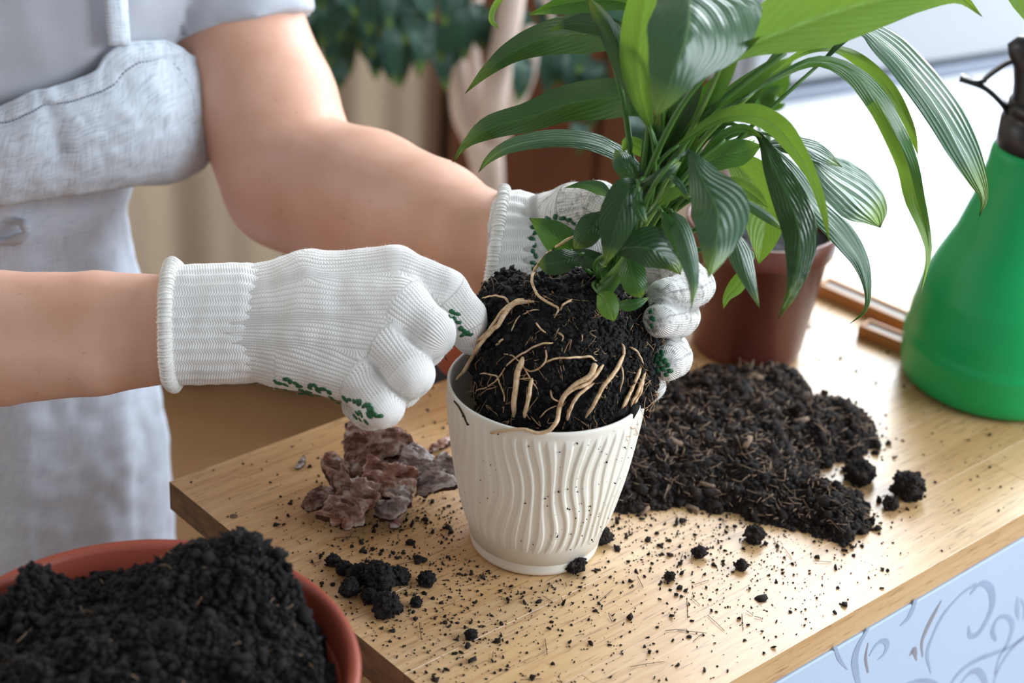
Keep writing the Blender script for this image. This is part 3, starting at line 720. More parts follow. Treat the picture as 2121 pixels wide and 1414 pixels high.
# ------------------------------------------------------------------ spilled brown soil on the worktop
def tblpoly(pts): return np.array([onz(x, y)[:2] for x, y in pts])
pile_poly = tblpoly([(1255, 830), (1360, 795), (1450, 782), (1540, 770), (1620, 775), (1670, 800), (1690, 840), (1760, 850), (1812, 885), (1815, 925), (1760, 955), (1690, 975), (1700, 1010), (1770, 1035), (1812, 1075), (1790, 1100), (1745, 1130), (1680, 1100), (1600, 1085), (1520, 1065), (1430, 1050), (1350, 1052), (1270, 1062), (1200, 1000)])
def poly_sd(p, poly):
    """signed distance, positive inside"""
    a, b = poly, np.roll(poly, -1, 0); d = np.full(p.shape[:-1], 9.0); ins = np.zeros(p.shape[:-1], bool)
    for A, B in zip(a, b):
        ab = B - A; t = np.clip(((p - A) @ ab) / (ab @ ab), 0, 1); d = np.minimum(d, np.linalg.norm(p - A - t[..., None] * ab, axis=-1))
        c = ((A[1] > p[..., 1]) != (B[1] > p[..., 1])) & (p[..., 0] < (B[0] - A[0]) * (p[..., 1] - A[1]) / (B[1] - A[1] + 1e-12) + A[0]); ins ^= c
    return np.where(ins, d, -d)
def pile_h(x, y):
    p = np.stack([x, y], -1); p3 = np.stack([x, y, 0 * x], -1)
    s = poly_sd(p, pile_poly) + .006 * noise(p3 * 60) + .003 * noise(p3 * 160)
    h = .023 * (1 - np.exp(-np.clip(s, 0, 1) / .022)); m = np.clip(s / .012, 0, 1)
    h = h + m * (.0050 * fbm(p3 * 55, 4, .6) + .003 * np.abs(noise(p3 * 150)))
    dp = np.hypot(x - PC[0], y - PC[1]); dn = np.hypot(x - NC[0], y - NC[1])
    h = h * np.clip((dp - .046) / .02, 0, 1) * np.clip((dn - .045) / .012, 0, 1)
    return np.where(s > 0, np.maximum(h, .0006), -.002)
lo, hi = pile_poly.min(0) - .012, pile_poly.max(0) + .012
gx, gy = np.meshgrid(np.linspace(lo[0], hi[0], 240), np.linspace(lo[1], hi[1], 200), indexing='ij'); gh = pile_h(gx, gy)
V = np.stack([gx, gy, TOP + gh], -1).reshape(-1, 3); F = grid_faces(240, 200); keep = (gh.reshape(-1)[F] > 0).any(1)
F = F[keep]; ids, inv = np.unique(F, return_inverse=True); V = V[ids]; V[:, 2] = np.maximum(V[:, 2], TOP + .0001)
pile = tag(mk('spilled_soil', V, inv.reshape(F.shape)[:, ::-1], M['soil2']), 'spread heap of brown fibrous soil spilled right of the white pot', 'soil', kind='stuff')
n_ = 48000; p = rng.uniform(lo, hi, (n_, 2)); h = pile_h(p[:, 0], p[:, 1]); sd_ = poly_sd(p, pile_poly)
k = (h > 0) | (rng.uniform(size=n_) < .10 * np.exp(-np.abs(sd_) / .006)); k &= np.hypot(p[:, 0] - PC[0], p[:, 1] - PC[1]) > .050; k &= np.hypot(p[:, 0] - NC[0], p[:, 1] - NC[1]) > .047
p, h = p[k], np.maximum(h[k], 0); s_ = np.clip(np.exp(rng.normal(math.log(.00080), .60, len(p))), .0003, .0045)
V, F = crumbs(np.column_stack([p, TOP + h + s_ * .45]), s_, .55, .45); tag(mk('soil_crumbs', V, F, M['soil2'], pile), kind='stuff')
mb = MB()
n_ = 2600; p = rng.uniform(lo, hi, (n_, 2)); h = pile_h(p[:, 0], p[:, 1])
for (x, y), hh in zip(p, h):
    if hh <= .003: continue
    a_ = rng.uniform(0, 6.28); L = rng.uniform(.0025, .007); d = np.array([math.cos(a_), math.sin(a_), rng.normal() * .35]) * L
    q = np.array([x, y, TOP + hh + .0022]); mb.tube(np.array([q - d, q + rng.normal(size=3) * .0006, q + d]), rng.uniform(.0002, .0006), 4)
tag(mb.build('peat_fibres', M['fibre'], pile), kind='stuff')
# wood chips lying on the pile
for k, (x, y, l, an) in enumerate([(1562, 785, .020, 1.9), (1660, 875, .012, .4), (1340, 1012, .010, .9), (1440, 1005, .011, 2.4), (1470, 985, .010, .2), (1400, 925, .012, 2.7), (1545, 940, .012, 1.2)]):
    q = onz(x, y, .02); z = TOP + float(pile_h(np.array([q[0]]), np.array([q[1]]))[0]) + .0035
    if z < TOP: z = TOP + .002
    V, F = box((0, 0, 0), (l, l * .34, .0022), .0007); V = V + .0008 * noise(V * 400)[:, None]
    o = mk('wood_chip', V, F, M['fibre']); o.location = (q[0], q[1], z); o.rotation_euler = (.3 * math.sin(k * 2.1), .35 * math.cos(k * 1.7), an)
    tag(o, ['pale upright wood chip beside the brown nursery pot', 'pinkish wood chip in a gap at the top of the brown soil', 'pale chip at the near edge of the brown soil by the white pot', 'pale wood chip near the front edge of the brown soil', 'short pale chip just behind another on the brown soil front', 'wood chip lying on the crest of the brown soil', 'wood chip in the middle of the brown soil'][k], 'wood chip', 'wood chips in the brown soil')

# ------------------------------------------------------------------ loose clods
def clod(px, py, r, label, mat='soil', seed=0, sq=.85):
    rr_ = np.random.default_rng(seed + 100); q = onz(px, py)
    n1, n2 = 26, 34; t = np.linspace(0, np.pi, n1)[:, None]; f = np.linspace(0, 2 * np.pi, n2, endpoint=False)[None]
    d = np.stack([np.sin(t) * np.cos(f), np.sin(t) * np.sin(f), np.cos(t) * np.ones_like(f)], -1)
    R = 1 + .34 * fbm(d * 1.7 + seed * 3.1, 4) + .14 * np.abs(noise(d * 6 + seed))
    V = (d * R[..., None] * r).reshape(-1, 3) * np.array([1, 1, sq]); z0 = V[:, 2].min()
    V[:, 2] = np.maximum(V[:, 2], z0 + r * .12); z0 = V[:, 2].min()
    nrm = d.reshape(-1, 3)[rr_.integers(0, n1 * n2, 420)]; Rr_ = (1 + .34 * fbm(nrm * 1.7 + seed * 3.1, 4) + .14 * np.abs(noise(nrm * 6 + seed)))[:, None]
    cp_ = nrm * Rr_ * r * np.array([1, 1, sq]); ok = cp_[:, 2] > z0 + r * .1
    mb = MB(); mb.add(V, grid_faces(n1, n2, True)[:, ::-1]); s_ = np.clip(rr_.lognormal(math.log(r * .075), .5, ok.sum()), 0, r * .25)
    mb.add(*crumbs(cp_[ok], s_, .4, .3, rr_))
    o = mb.build('soil_clod', M[mat]); o.location = (q[0], q[1], TOP - z0); o.rotation_euler = (0, 0, seed)
    return tag(o, label, 'soil clod', 'soil clods on the worktop')
CL = [(784, 1218, .0098, 'largest black soil clod on the wood left of the white pot'), (800, 1272, .0082, 'black soil clod nearest the viewer in the cluster by the bowl'), (742, 1205, .0068, 'black soil clod touching the left side of the largest clod'),
      (724, 1232, .0060, 'black soil clod tucked against the rim of the bowl'), (828, 1206, .0058, 'black soil clod touching the right side of the largest clod'), (884, 1210, .0052, 'lone black soil clod between the cluster and white pot'),
      (690, 1170, .0042, 'small black clod at the far end of the cluster by the bowl'), (862, 1255, .0034, 'little black clod to the right of the nearest cluster clod'), (712, 1188, .0048, 'small black clod in the back row of the cluster by the bowl'),
      (764, 1245, .0050, 'black clod between the largest and the nearest clods'), (975, 1322, .0036, 'small ragged clod alone near the front of the worktop')]
for k, (x, y, r, l) in enumerate(CL): clod(x, y, r, l, 'soil', k)
CR = [(1876, 1027, .0108, 'round dark clod farthest right on the worktop'), (1779, 995, .0100, 'dark clod between the brown soil and the far right clod'), (1843, 1052, .0055, 'small crumbly clod touching the far right clod'),
      (1560, 1120, .0066, 'small dark clod in front of the brown soil heap'), (1448, 1153, .0046, 'little dark clod in front of the heap nearest the white pot'), (1534, 1178, .0040, 'tiny dark clod farther out in front of the brown soil heap'),
      (1386, 1200, .0034, 'tiny round clod nearest the front of the worktop'), (1188, 1180, .0075, 'brown clod of soil against the foot of the white pot'), (1246, 1122, .0065, 'soil clod at the right side of the white pot base')]
for k, (x, y, r, l) in enumerate(CR): clod(x, y, r, l, 'soil2', 40 + k, .75)
# fine crumbs over the worktop, thick around the pot and thinning to the front
n_ = 21000; u = rng.uniform(.004, TL - .05, n_); v = rng.uniform(-TW + .004, -.004, n_)
P = np.array([tp(a_, b_) for a_, b_ in zip(u, v)]); dpot = np.hypot(P[:, 0] - PC[0], P[:, 1] - PC[1])
cen = onz(900, 1240)[:2]; d2 = np.hypot(P[:, 0] - cen[0], P[:, 1] - cen[1]); c3 = onz(1500, 1120)[:2]; d3 = np.hypot(P[:, 0] - c3[0], P[:, 1] - c3[1])
c4 = onz(840, 1080)[:2]; d4 = np.hypot(P[:, 0] - c4[0], P[:, 1] - c4[1])
w = .9 * np.exp(-(d2 / .085) ** 2) + .75 * np.exp(-(d3 / .07) ** 2) + .9 * np.exp(-(d4 / .05) ** 2) + .45 * np.exp(-(dpot / .10) ** 2) + .05
gap = noise(P * np.array([45, 45, 1])) * .35; k = (rng.uniform(size=n_) < w + gap * w) & (dpot > .047) & (poly_sd(P[:, :2], pile_poly) < .004)
P = P[k]; s_ = np.clip(np.exp(rng.normal(math.log(.00043), .62, len(P))), .00016, .0032)
P[:, 2] = TOP + s_ * .5
V, F = crumbs(P, s_, .6, .6); tag(mk('scattered_crumbs', V, F, M['soil2']), 'fine dark soil crumbs scattered over the pine worktop', 'soil crumbs', kind='stuff')
mb = MB()
for k in range(70):
    u_, v_ = rng.uniform(.02, .3), rng.uniform(-.36, -.1); q = tp(u_, v_, .0006)
    if np.hypot(*(q - PC)[:2]) < .052: continue
    d = rng.normal(size=3) * .004; d[2] = abs(d[2]) * .1; mb.tube(np.array([q - d * [1, 1, 0], q + [0, 0, .0004], q + d]), .00022, 4)
tag(mb.build('loose_rootlets', M['dark_root']), 'thin dark rootlets scattered over the pine worktop', 'rootlets', kind='stuff')

# ------------------------------------------------------------------ bark flakes left of the white pot
def flake(poly, z, tilt, mat, label, seed, th=.006):
    poly = [(x + (x - np.mean([q_[0] for q_ in poly])) * .02, y + (y - np.mean([q_[1] for q_ in poly])) * .02) for x, y in poly]
    p = np.array([onz(x, y, z) for x, y in poly]); c = p.mean(0) ; th *= 1.0; q = (p - c)[:, :2]
    n1, n2 = 14, 84; a_ = np.linspace(0, 1, n2, endpoint=False); oc = spline(np.vstack([q, q[:1]]), n2 + 1)[:-1]
    oc = oc * (1 + .16 * noise(np.stack([oc[:, 0] * 150, oc[:, 1] * 150, seed + 0 * a_], -1)) + .10 * noise(np.stack([oc[:, 0] * 420, oc[:, 1] * 420, seed + 0 * a_], -1)))[:, None]
    f = np.linspace(0, 1, n1)[:, None, None]; g = f * oc[None]
    pp = np.stack([g[..., 0] * 90, g[..., 1] * 90, np.full(g.shape[:2], seed * 2.7)], -1); rel = .0006 * fbm(pp, 5, .62); lam = .0019 * np.round(noise(pp * np.array([.9, 2.2, 1])) * 3.2) 
    edge = np.sqrt(np.clip(1 - f[..., 0] ** 6, 0, 1))
    top = np.stack([g[..., 0], g[..., 1], th * (.35 + .65 * edge) + rel + lam + .12 * g[..., 0] * math.sin(seed)], -1); bot = np.stack([g[..., 0], g[..., 1], -th * .4 * edge + rel * .4], -1)
    V = np.vstack([top.reshape(-1, 3), bot.reshape(-1, 3)]); F = grid_faces(n1, n2, True); n0 = n1 * n2
    i = np.arange(n2); j = (i + 1) % n2; o_ = (n1 - 1) * n2; S_ = np.stack([o_ + i, o_ + j, n0 + o_ + j, n0 + o_ + i], -1)
    o = mk('bark_flake', V, [F[:, ::-1] * 1, F + n0, S_[:, ::-1]], M[mat], None, False); o.location = c; o.data.materials.append(M['flake_sides']); o.data.polygons.foreach_set('material_index', np.concatenate([np.zeros(len(F), np.int32), np.ones(len(F) + len(S_), np.int32)])); o.rotation_euler = (*tilt, 0); me = o.data
    o.rotation_euler = (tilt[0] * 1.5, tilt[1] * 1.5, 0); o.location[2] += .003 if z > .004 else 0
    return tag(o, label, 'bark', 'bark flakes on the worktop')
b5 = lambda pts: [(550 + x / 2.507, 850 + y / 2.507) for x, y in pts]
flake(b5([(420, 150), (480, 105), (560, 140), (680, 165), (765, 210), (700, 250), (610, 250), (520, 290), (420, 270)]), .022, (.38, -.1), 'flake', 'tall pinkish bark flake at the back of the bark pile', 1, .006)
flake(b5([(275, 310), (330, 285), (430, 300), (450, 370), (400, 395), (330, 385)]), .012, (.2, .25), 'flake', 'dark bark flake at the left end of the bark pile', 2)
flake(b5([(185, 490), (260, 460), (360, 445), (370, 500), (280, 525), (195, 515)]), .006, (.05, -.15), 'flake', 'low dark bark flake pointing out to the left of the pile', 3)
flake(b5([(282, 550), (380, 470), (450, 430), (585, 455), (580, 500), (520, 540), (510, 580), (400, 590), (310, 575)]), .012, (.34, .06), 'flake', 'reddish layered bark flake at the front of the bark pile', 4, .008)
flake(b5([(330, 430), (360, 370), (440, 410), (560, 450), (440, 480)]), .020, (.45, .3), 'flake', 'brown bark flake leaning behind the front red flake', 5)
flake(b5([(500, 350), (520, 310), (610, 330), (700, 320), (790, 340), (770, 400), (720, 445), (600, 440), (520, 400)]), .020, (.30, .12), 'flake', 'broad pinkish bark flake in the middle of the bark pile', 6, .005)
flake(b5([(690, 260), (740, 230), (800, 240), (870, 270), (840, 320), (780, 310), (700, 305)]), .022, (.2, .2), 'flake2', 'silvery bark flake lying across the top of the bark pile', 7)
flake(b5([(790, 330), (840, 290), (900, 340), (985, 400), (990, 430), (900, 425), (800, 420), (780, 370)]), .016, (.22, -.2), 'flake2', 'grey curled bark flake beside the white pot', 8, .006)
flake(b5([(860, 310), (920, 270), (985, 330), (990, 390), (920, 390)]), .020, (.15, .1), 'flake2', 'dark grey bark flake touching the back of the white pot', 9)
flake(b5([(555, 540), (600, 500), (680, 455), (755, 460), (760, 495), (720, 540), (620, 560)]), .008, (.3, -.1), 'flake2', 'grey rough bark flake at the front right of the bark pile', 10, .008)
flake(b5([(640, 575), (670, 550), (705, 570), (690, 600), (650, 600)]), .003, (.1, .1), 'flake', 'small rounded bark crumb in front of the bark pile', 11, .004)
flake(b5([(830, 200), (900, 170), (960, 160), (960, 190), (880, 200)]), .004, (.1, -.1), 'flake', 'thin dark bark strip behind the white pot', 12, .004)
flake(b5([(450, 430), (560, 390), (640, 440), (600, 500), (500, 490)]), .006, (.1, .1), 'flake', 'dark bark flake under the broad middle flake', 13, .006)
flake(b5([(560, 320), (640, 260), (740, 290), (800, 330), (700, 360), (600, 350)]), .012, (.1, .0), 'flake', 'bark flake wedged under the silvery top flake', 14, .006)
flake(b5([(150, 300), (190, 265), (205, 275), (175, 302)]), .001, (.0, .0), 'flake2', 'tiny grey chip lying alone at the back left of the worktop', 15, .0022)
# ------------------------------------------------------------------ root ball of the peace lily (solid used by gloves and roots too)
PP = lambda x, y, D: pix(np.array(float(x)), np.array(float(y)), np.array(float(D)))
RBL = [(1165, 745, 1.150, .0525), (1090, 700, 1.150, .036), (1245, 700, 1.155, .037), (1150, 800, 1.150, .050), (1215, 790, 1.150, .044), (1165, 660, 1.155, .030), (1255, 640, 1.155, .024), (1062, 605, 1.155, .0095), (1040, 640, 1.150, .017)]
RBC = [(PP(x, y, d), r) for x, y, d, r in RBL]; RBH = [(PP(1055, 620, 1.155), PP(1066, 566, 1.155), .008, .0015), (PP(1030, 650, 1.15), PP(1008, 618, 1.15), .008, .002)]
def ball0(p):
    d = None
    for c, r in RBC:
        e = np.linalg.norm(p - c, axis=-1) - r; d = e if d is None else smin(d, e, .012)
    for a, b, r0, r1 in RBH: d = smin(d, rcone(p, a, b, r0, r1), .006)
    ax = np.hypot(p[..., 0] - PC[0], p[..., 1] - PC[1])      # stays inside the pot
    zin = p[..., 2] - PC[2]; wall = ax - np.interp(np.clip(zin, 0, .13), [0, .03, .07, .115, .13], [.040, .046, .054, .0592, .0600])
    return np.maximum(d, np.where(zin < .119, wall, d))
def ball(p):
    return ball0(p) - .0022 * fbm(p * 70, 3, .6) - .0010 * noise(p * 230)

# ------------------------------------------------------------------ person
pc = ony(-150, 600, 1.30)
man = tag(empty('person', (-.43, 1.30, 0)), 'person in a grey tee, pale linen apron and white knitted gloves', 'person')
XC, YC = -.43, 1.30
def tab(pts, Y=YC):
    q = np.array([ony(x, y, Y) for x, y in pts]); i = np.argsort(q[:, 2]); return q[i, 2], q[i, 0] - XC
T_body = tab([(380, -250), (395, -100), (390, 0), (372, 100), (360, 150), (342, 250), (285, 330), (246, 400), (236, 450), (247, 520), (265, 580), (290, 700), (310, 830), (325, 1000), (335, 1150), (335, 1400)])
def hull(px, py, T, b, it=8):
    """point of the torso hull (half widths T over height, depth b) seen at a pixel"""
    px, py = np.asarray(px, float), np.asarray(py, float); d = Fv + Rv * ((px - IW / 2) / FPX)[..., None] - Uv * ((py - IH / 2) / FPX)[..., None]
    Y = np.full(px.shape, YC - b * .5)
    for _ in range(it):
        q = CAMP + d * (Y / d[..., 1])[..., None]; s = np.clip((q[..., 0] - XC) / np.interp(q[..., 2], *T), -1, 1)
        Y = .5 * Y + .5 * (YC - b * np.sqrt(np.clip(1 - s * s, .0, 1)))
    return CAMP + d * (Y / d[..., 1])[..., None]
ZBIB = ony(330, 330, YC)[2]
def torso(p, g, b=.115):
    z = p[..., 2]; sh = np.interp(z, [ZBIB - .05, ZBIB + .03], [1.0, .12]); a = np.interp(z, *T_body) + g - .015 * sh; bb = b + g - .006 * sh
    d = (np.sqrt(((p[..., 0] - XC) / a) ** 2 + ((p[..., 1] - YC) / bb) ** 2) - 1) * np.minimum(a, bb)
    return d
ZSH = ony(395, -260, YC)[2]
# far (left) arm in pixels + depth
FA = [(430, -190, 1.375, .058), (492, 60, 1.395, .0518), (550, 215, 1.390, .0555), (606, 375, 1.375, .0545), (755, 422, 1.335, .0555), (890, 468, 1.29, .0480), (975, 498, 1.262, .0385), (1065, 515, 1.240, .0290)]
FAp = [(PP(x, y, d), r) for x, y, d, r in FA]
# near (right) arm: two strands make the oval forearm
NA1 = [(-420, 640, 1.19, .034), (-180, 648, 1.16, .034), (0, 649, 1.125, .0265), (200, 646, 1.112, .0250), (430, 648, 1.105, .0230)]
NA2 = [(-420, 760, 1.19, .034), (-180, 760, 1.16, .034), (0, 752, 1.122, .0265), (200, 735, 1.112, .0250), (430, 704, 1.105, .0230)]
NAp = [[(PP(x, y, d), r) for x, y, d, r in L] for L in (NA1, NA2)]
SHR = np.array([XC - .175, YC + .02, ZSH + .0]); ELR = PP(-430, 700, 1.20); SHL = FAp[0][0]
def chain(p, L, k=.02):
    d = None
    for (a, ra), (b, rb) in zip(L[:-1], L[1:]):
        e = rcone(p, a, b, ra, rb); d = e if d is None else smin(d, e, k)
    return d
HIP = np.array([XC, YC, .80])
def body(p):
    d = np.maximum(torso(p, -.010), np.maximum(p[..., 2] - ZSH - .02, .80 - p[..., 2]))
    up = smin(chain(p, FAp[:4], .006), chain(p, FAp[3:], .006), .002); d = smin(d, up, .02)
    for L in NAp: d = smin(d, chain(p, L, .005), .012)
    d = smin(d, rcone(p, SHR, ELR, .062, .046), .03)
    d = smin(d, rcone(p, np.array([XC, YC + .01, ZSH - .02]), np.array([XC + .02, YC - .01, ZSH + .12]), .075, .055), .05)      # neck root
    d = smin(d, rcone(p, SHR, SHL, .06, .06), .04)
    for s in (-1, 1):
        d = smin(d, chain(p, [(HIP + [s * .045, 0, -.04], .060), (HIP + [s * .055, 0, -.33], .052), (HIP + [s * .06, .01, -.72], .040)], .02), .04)
    return d
V, F = sdf_mesh(body, (-1.02, .86, .05), (.16, 1.52, ZSH + .20), .006)
mk('body', V, F, M['skin'], man)
# tee: torso and two short sleeves
HEM = PP(495, 66, 1.395); AX = (FAp[2][0] - FAp[0][0]); AX = AX / np.linalg.norm(AX); AX2 = ELR - SHR; AX2 /= np.linalg.norm(AX2)
HN = AX * .93 + Uv * -.30 + Rv * .10; HN /= np.linalg.norm(HN)
def tee(p):
    w = .004 * noise(p * np.array([14, 14, 6])) + .002 * noise(p * 36)
    d = np.maximum(torso(p, .002), np.maximum(p[..., 2] - ZSH - .028, .93 - p[..., 2]))
    s = np.maximum(chain(p, [(FAp[0][0], .066), (FAp[1][0], .0568), (FAp[2][0], .0620)], .02), (p - HEM) @ HN)
    d = smin(d, s, .003)
    s2 = np.maximum(rcone(p, SHR, ELR, .074, .060), (p - SHR) @ AX2 - .16); d = smin(d, s2, .02)
    d = smin(d, rcone(p, SHR, SHL, .068, .070), .03)
    return d - w
V, F = sdf_mesh(tee, (-.80, 1.08, .92), (-.10, 1.52, ZSH + .11), .0045)
mk('tee_shirt', V, F, M['tee'], man)
V, F = sdf_mesh(lambda p: np.minimum(*[chain(p, [(HIP + [s * .045, 0, -.04], .066), (HIP + [s * .055, 0, -.33], .059), (HIP + [s * .06, .01, -.70], .050)], .02) for s in (-1, 1)]) - .003 * noise(p * 20), (-.66, 1.14, .02), (-.2, 1.46, .99), .008)
mk('trousers', V, F, M['trousers'], man)
for s in (-1, 1):
    f = HIP + [s * .062, -.03, 0]; f[2] = 0
    V, F = sdf_mesh(lambda p: np.maximum(smin(rcone(p, f + [0, .04, .045], f + [0, -.11, .032], .044, .036), rcone(p, f + [0, .045, .04], f + [0, .045, .09], .042, .04), .02), -p[..., 2] + .001), f + [-.09, -.2, -.01], f + [.09, .14, .15], .006)
    mk('shoe', V, F, M['shoe'], man)

# apron
ap = tag(empty('apron', (XC, YC - .12, 1.0)), 'pale blue grey linen apron with a stitched bib and one visible strap'); ap.parent = man; ap.matrix_parent_inverse = Matrix.Translation((-XC, -YC, 0))
T_bib = tab([(392, -100), (388, 0), (372, 90), (378, 150), (388, 230), (386, 275), (372, 325), (345, 362), (300, 392), (262, 415), (250, 450)])
def cloth(name, fx, fy, T, b, n, m, fold, mat, parent, thick=.0014):
    t, u = np.meshgrid(np.linspace(0, 1, n), np.linspace(0, 1, m), indexing='ij')
    x, y = fx(u, t), fy(u, t); P = hull(x, y, T, b)
    Nn = np.stack([(P[..., 0] - XC), (P[..., 1] - YC) * 1.2, 0 * x], -1); Nn /= np.linalg.norm(Nn, axis=-1)[..., None] + 1e-9
    P = P + Nn * fold(u, t, P)[..., None]
    du = np.concatenate([np.zeros((n, 1)), np.cumsum(np.linalg.norm(np.diff(P, axis=1), axis=-1), 1)], 1); dv = np.concatenate([np.zeros((1, m)), np.cumsum(np.linalg.norm(np.diff(P, axis=0), axis=-1), 0)], 0)
    o = mk(name, P.reshape(-1, 3), grid_faces(n, m)[:, ::-1], mat, parent, True, np.stack([du, dv], -1).reshape(-1, 2))
    s = o.modifiers.new('thick', 'SOLIDIFY'); s.thickness = thick; s.offset = 1
    return o, P
xr = lambda t: np.interp(t, [0, .12, .3, .5, .68, .82, .92, 1], [331, 368, 386, 389, 378, 355, 325, 286])
yr = lambda t: np.interp(t, [0, .12, .3, .5, .68, .82, .92, 1], [86, 120, 178, 240, 300, 342, 366, 384])
def bib_x(u, t): return -330 + (xr(t) + 330) * u
def top_y(x): return np.interp(x, [-330, 0, 30, 62, 120, 170, 195, 215, 240, 280, 331], [262, 222, 205, 188, 178, 158, 142, 115, 96, 90, 86])
def bot_y(x): return np.interp(x, [-330, 0, 100, 200, 286, 400], [455, 421, 408, 396, 384, 360])
def bib_y(u, t):
    x1 = bib_x(u, t); xt = -330 + 661 * u; xb = -330 + 616 * u
    yy = top_y(xt) * (1 - t) + bot_y(xb) * t; k = np.clip((u - .80) / .2, 0, 1) ** 1.5
    return yy * (1 - k) + yr(t) * k
def bib_fold(u, t, P):
    puff = .020 * np.sin(np.pi * np.clip(t, 0, 1)) ** .8 + .010 * np.clip((t - .5) / .5, 0, 1) * (1 - np.clip((t - .88) / .12, 0, 1))
    f = .0035 * noise(P * np.array([22, 22, 9])) + .0022 * noise(P * np.array([60, 60, 22])) + .0011 * noise(P * 120)
    hem = .0016 * (t < .085) * (1 + .8 * noise(P * np.array([150, 150, 30]))); tuck = -.012 * np.clip((t - .93) / .07, 0, 1)
    dent = -.007 * np.exp(-((u - .60) / .035) ** 2) * np.exp(-((t - .36) / .28) ** 2)
    return puff + f + hem + tuck + dent + .003
bib, BP = cloth('bib', bib_x, bib_y, T_bib, .122, 90, 110, bib_fold, M['linen'], ap)
def along(t0, u0, u1, n, lift):
    k = int(round(t0 * 89)); j = np.linspace(u0 * 109, u1 * 109, n); P = np.stack([np.interp(j, np.arange(110), BP[k, :, i]) for i in range(3)], -1)
    return P - Fv * lift
st = MB()
for t0, u0, u1 in ((.10, .38, .97),):
    L = along(t0, u0, u1, 260, .0022)
    for i in range(0, 256, 4): st.tube(L[i:i + 3], .00042, 5)
L = BP[8:84, 103] - Fv * .0022
for i in range(0, 72, 3): st.tube(L[i:i + 3], .00042, 5)
st.build('stitching', M['thread'], bib)
e = along(0.0, .3, 1.0, 120, .0009); mk('rolled_edge', *tube(e, .0019, 8), M['linen'], bib)
e = spline(np.vstack([BP[::4, 109] - Fv * .0006, BP[89:90, 109]]), 70); mk('rolled_edge', *tube(e, .0022, 8), M['linen'], bib)
# skirt
T_sk = tab([(262, 390), (255, 410), (250, 440), (258, 500), (277, 560), (303, 700), (330, 830), (343, 900), (351, 1000), (362, 1100), (376, 1250), (390, 1500)])
sx = lambda y: np.interp(y, [360, 395, 440, 500, 560, 700, 830, 900, 1000, 1100, 1250, 1700], [268, 258, 248, 256, 275, 302, 328, 341, 349, 360, 374, 400])
sk_y = lambda u, t: 372 + 1250 * t
def sk_fold(u, t, P):
    w = np.clip(t * 5, 0, 1); g = u * 3.1 + .25 * t
    return .004 + w * (.0025 * np.sin(g * 7 + 2.6 * t) + .005 * noise(P * np.array([16, 16, 3])) + .003 * noise(P * np.array([44, 44, 8]))) + .0015 * noise(P * 60)
cloth('skirt', lambda u, t: -330 + (sx(sk_y(u, t)) + 330) * u, sk_y, T_sk, .121, 110, 90, sk_fold, M['linen_cool_lit'], ap)
# strap: two layers of webbing from the bib corner up over the shoulder
def strap(x0, x1, w0, w1, lift, ytop=-300):
    n = 30; y = np.linspace(98, ytop, n); s = np.linspace(0, 1, n); c = x0 + (x1 - x0) * s; w = w0 + (w1 - w0) * s; P = []
    for k in (-1, -.3, .3, 1): P.append(hull(c + k * w / 2, y, T_body, .121) - Fv * lift * (1 - .2 * abs(k)))
    P = np.stack(P, 1); uvv = np.stack(np.meshgrid(np.linspace(0, .017, 4), np.linspace(0, .14, n)), -1).reshape(-1, 2)
    o = mk('strap', P.reshape(-1, 3), grid_faces(n, 4), M['linen'], ap, True, uvv); m = o.modifiers.new('t', 'SOLIDIFY'); m.thickness = .0022; m.offset = 1
strap(250, 222, 46, 50, .012); strap(-180, -160, 46, 50, .012)
# knotted tie at the waist
q = hull(np.array([10.]), np.array([478.]), T_sk, .121)[0] - Fv * .010
a = np.linspace(0, 2 * np.pi, 40); L = q + np.outer(np.cos(a) * .020, Rv) + np.outer(np.sin(a) * .0085, Uv) - np.outer(.004 * np.cos(a * 2), Fv)
mk('waist_tie', *tube(L, .0035 + .0009 * np.sin(a * 5), 10), M['linen'], ap)
yb = np.full(40, 470.) ; xb = np.linspace(-300, -5, 40); mk('waist_tie', *tube(hull(xb, yb, T_sk, .121) - Fv * .006, .005, 8), M['linen'], ap)

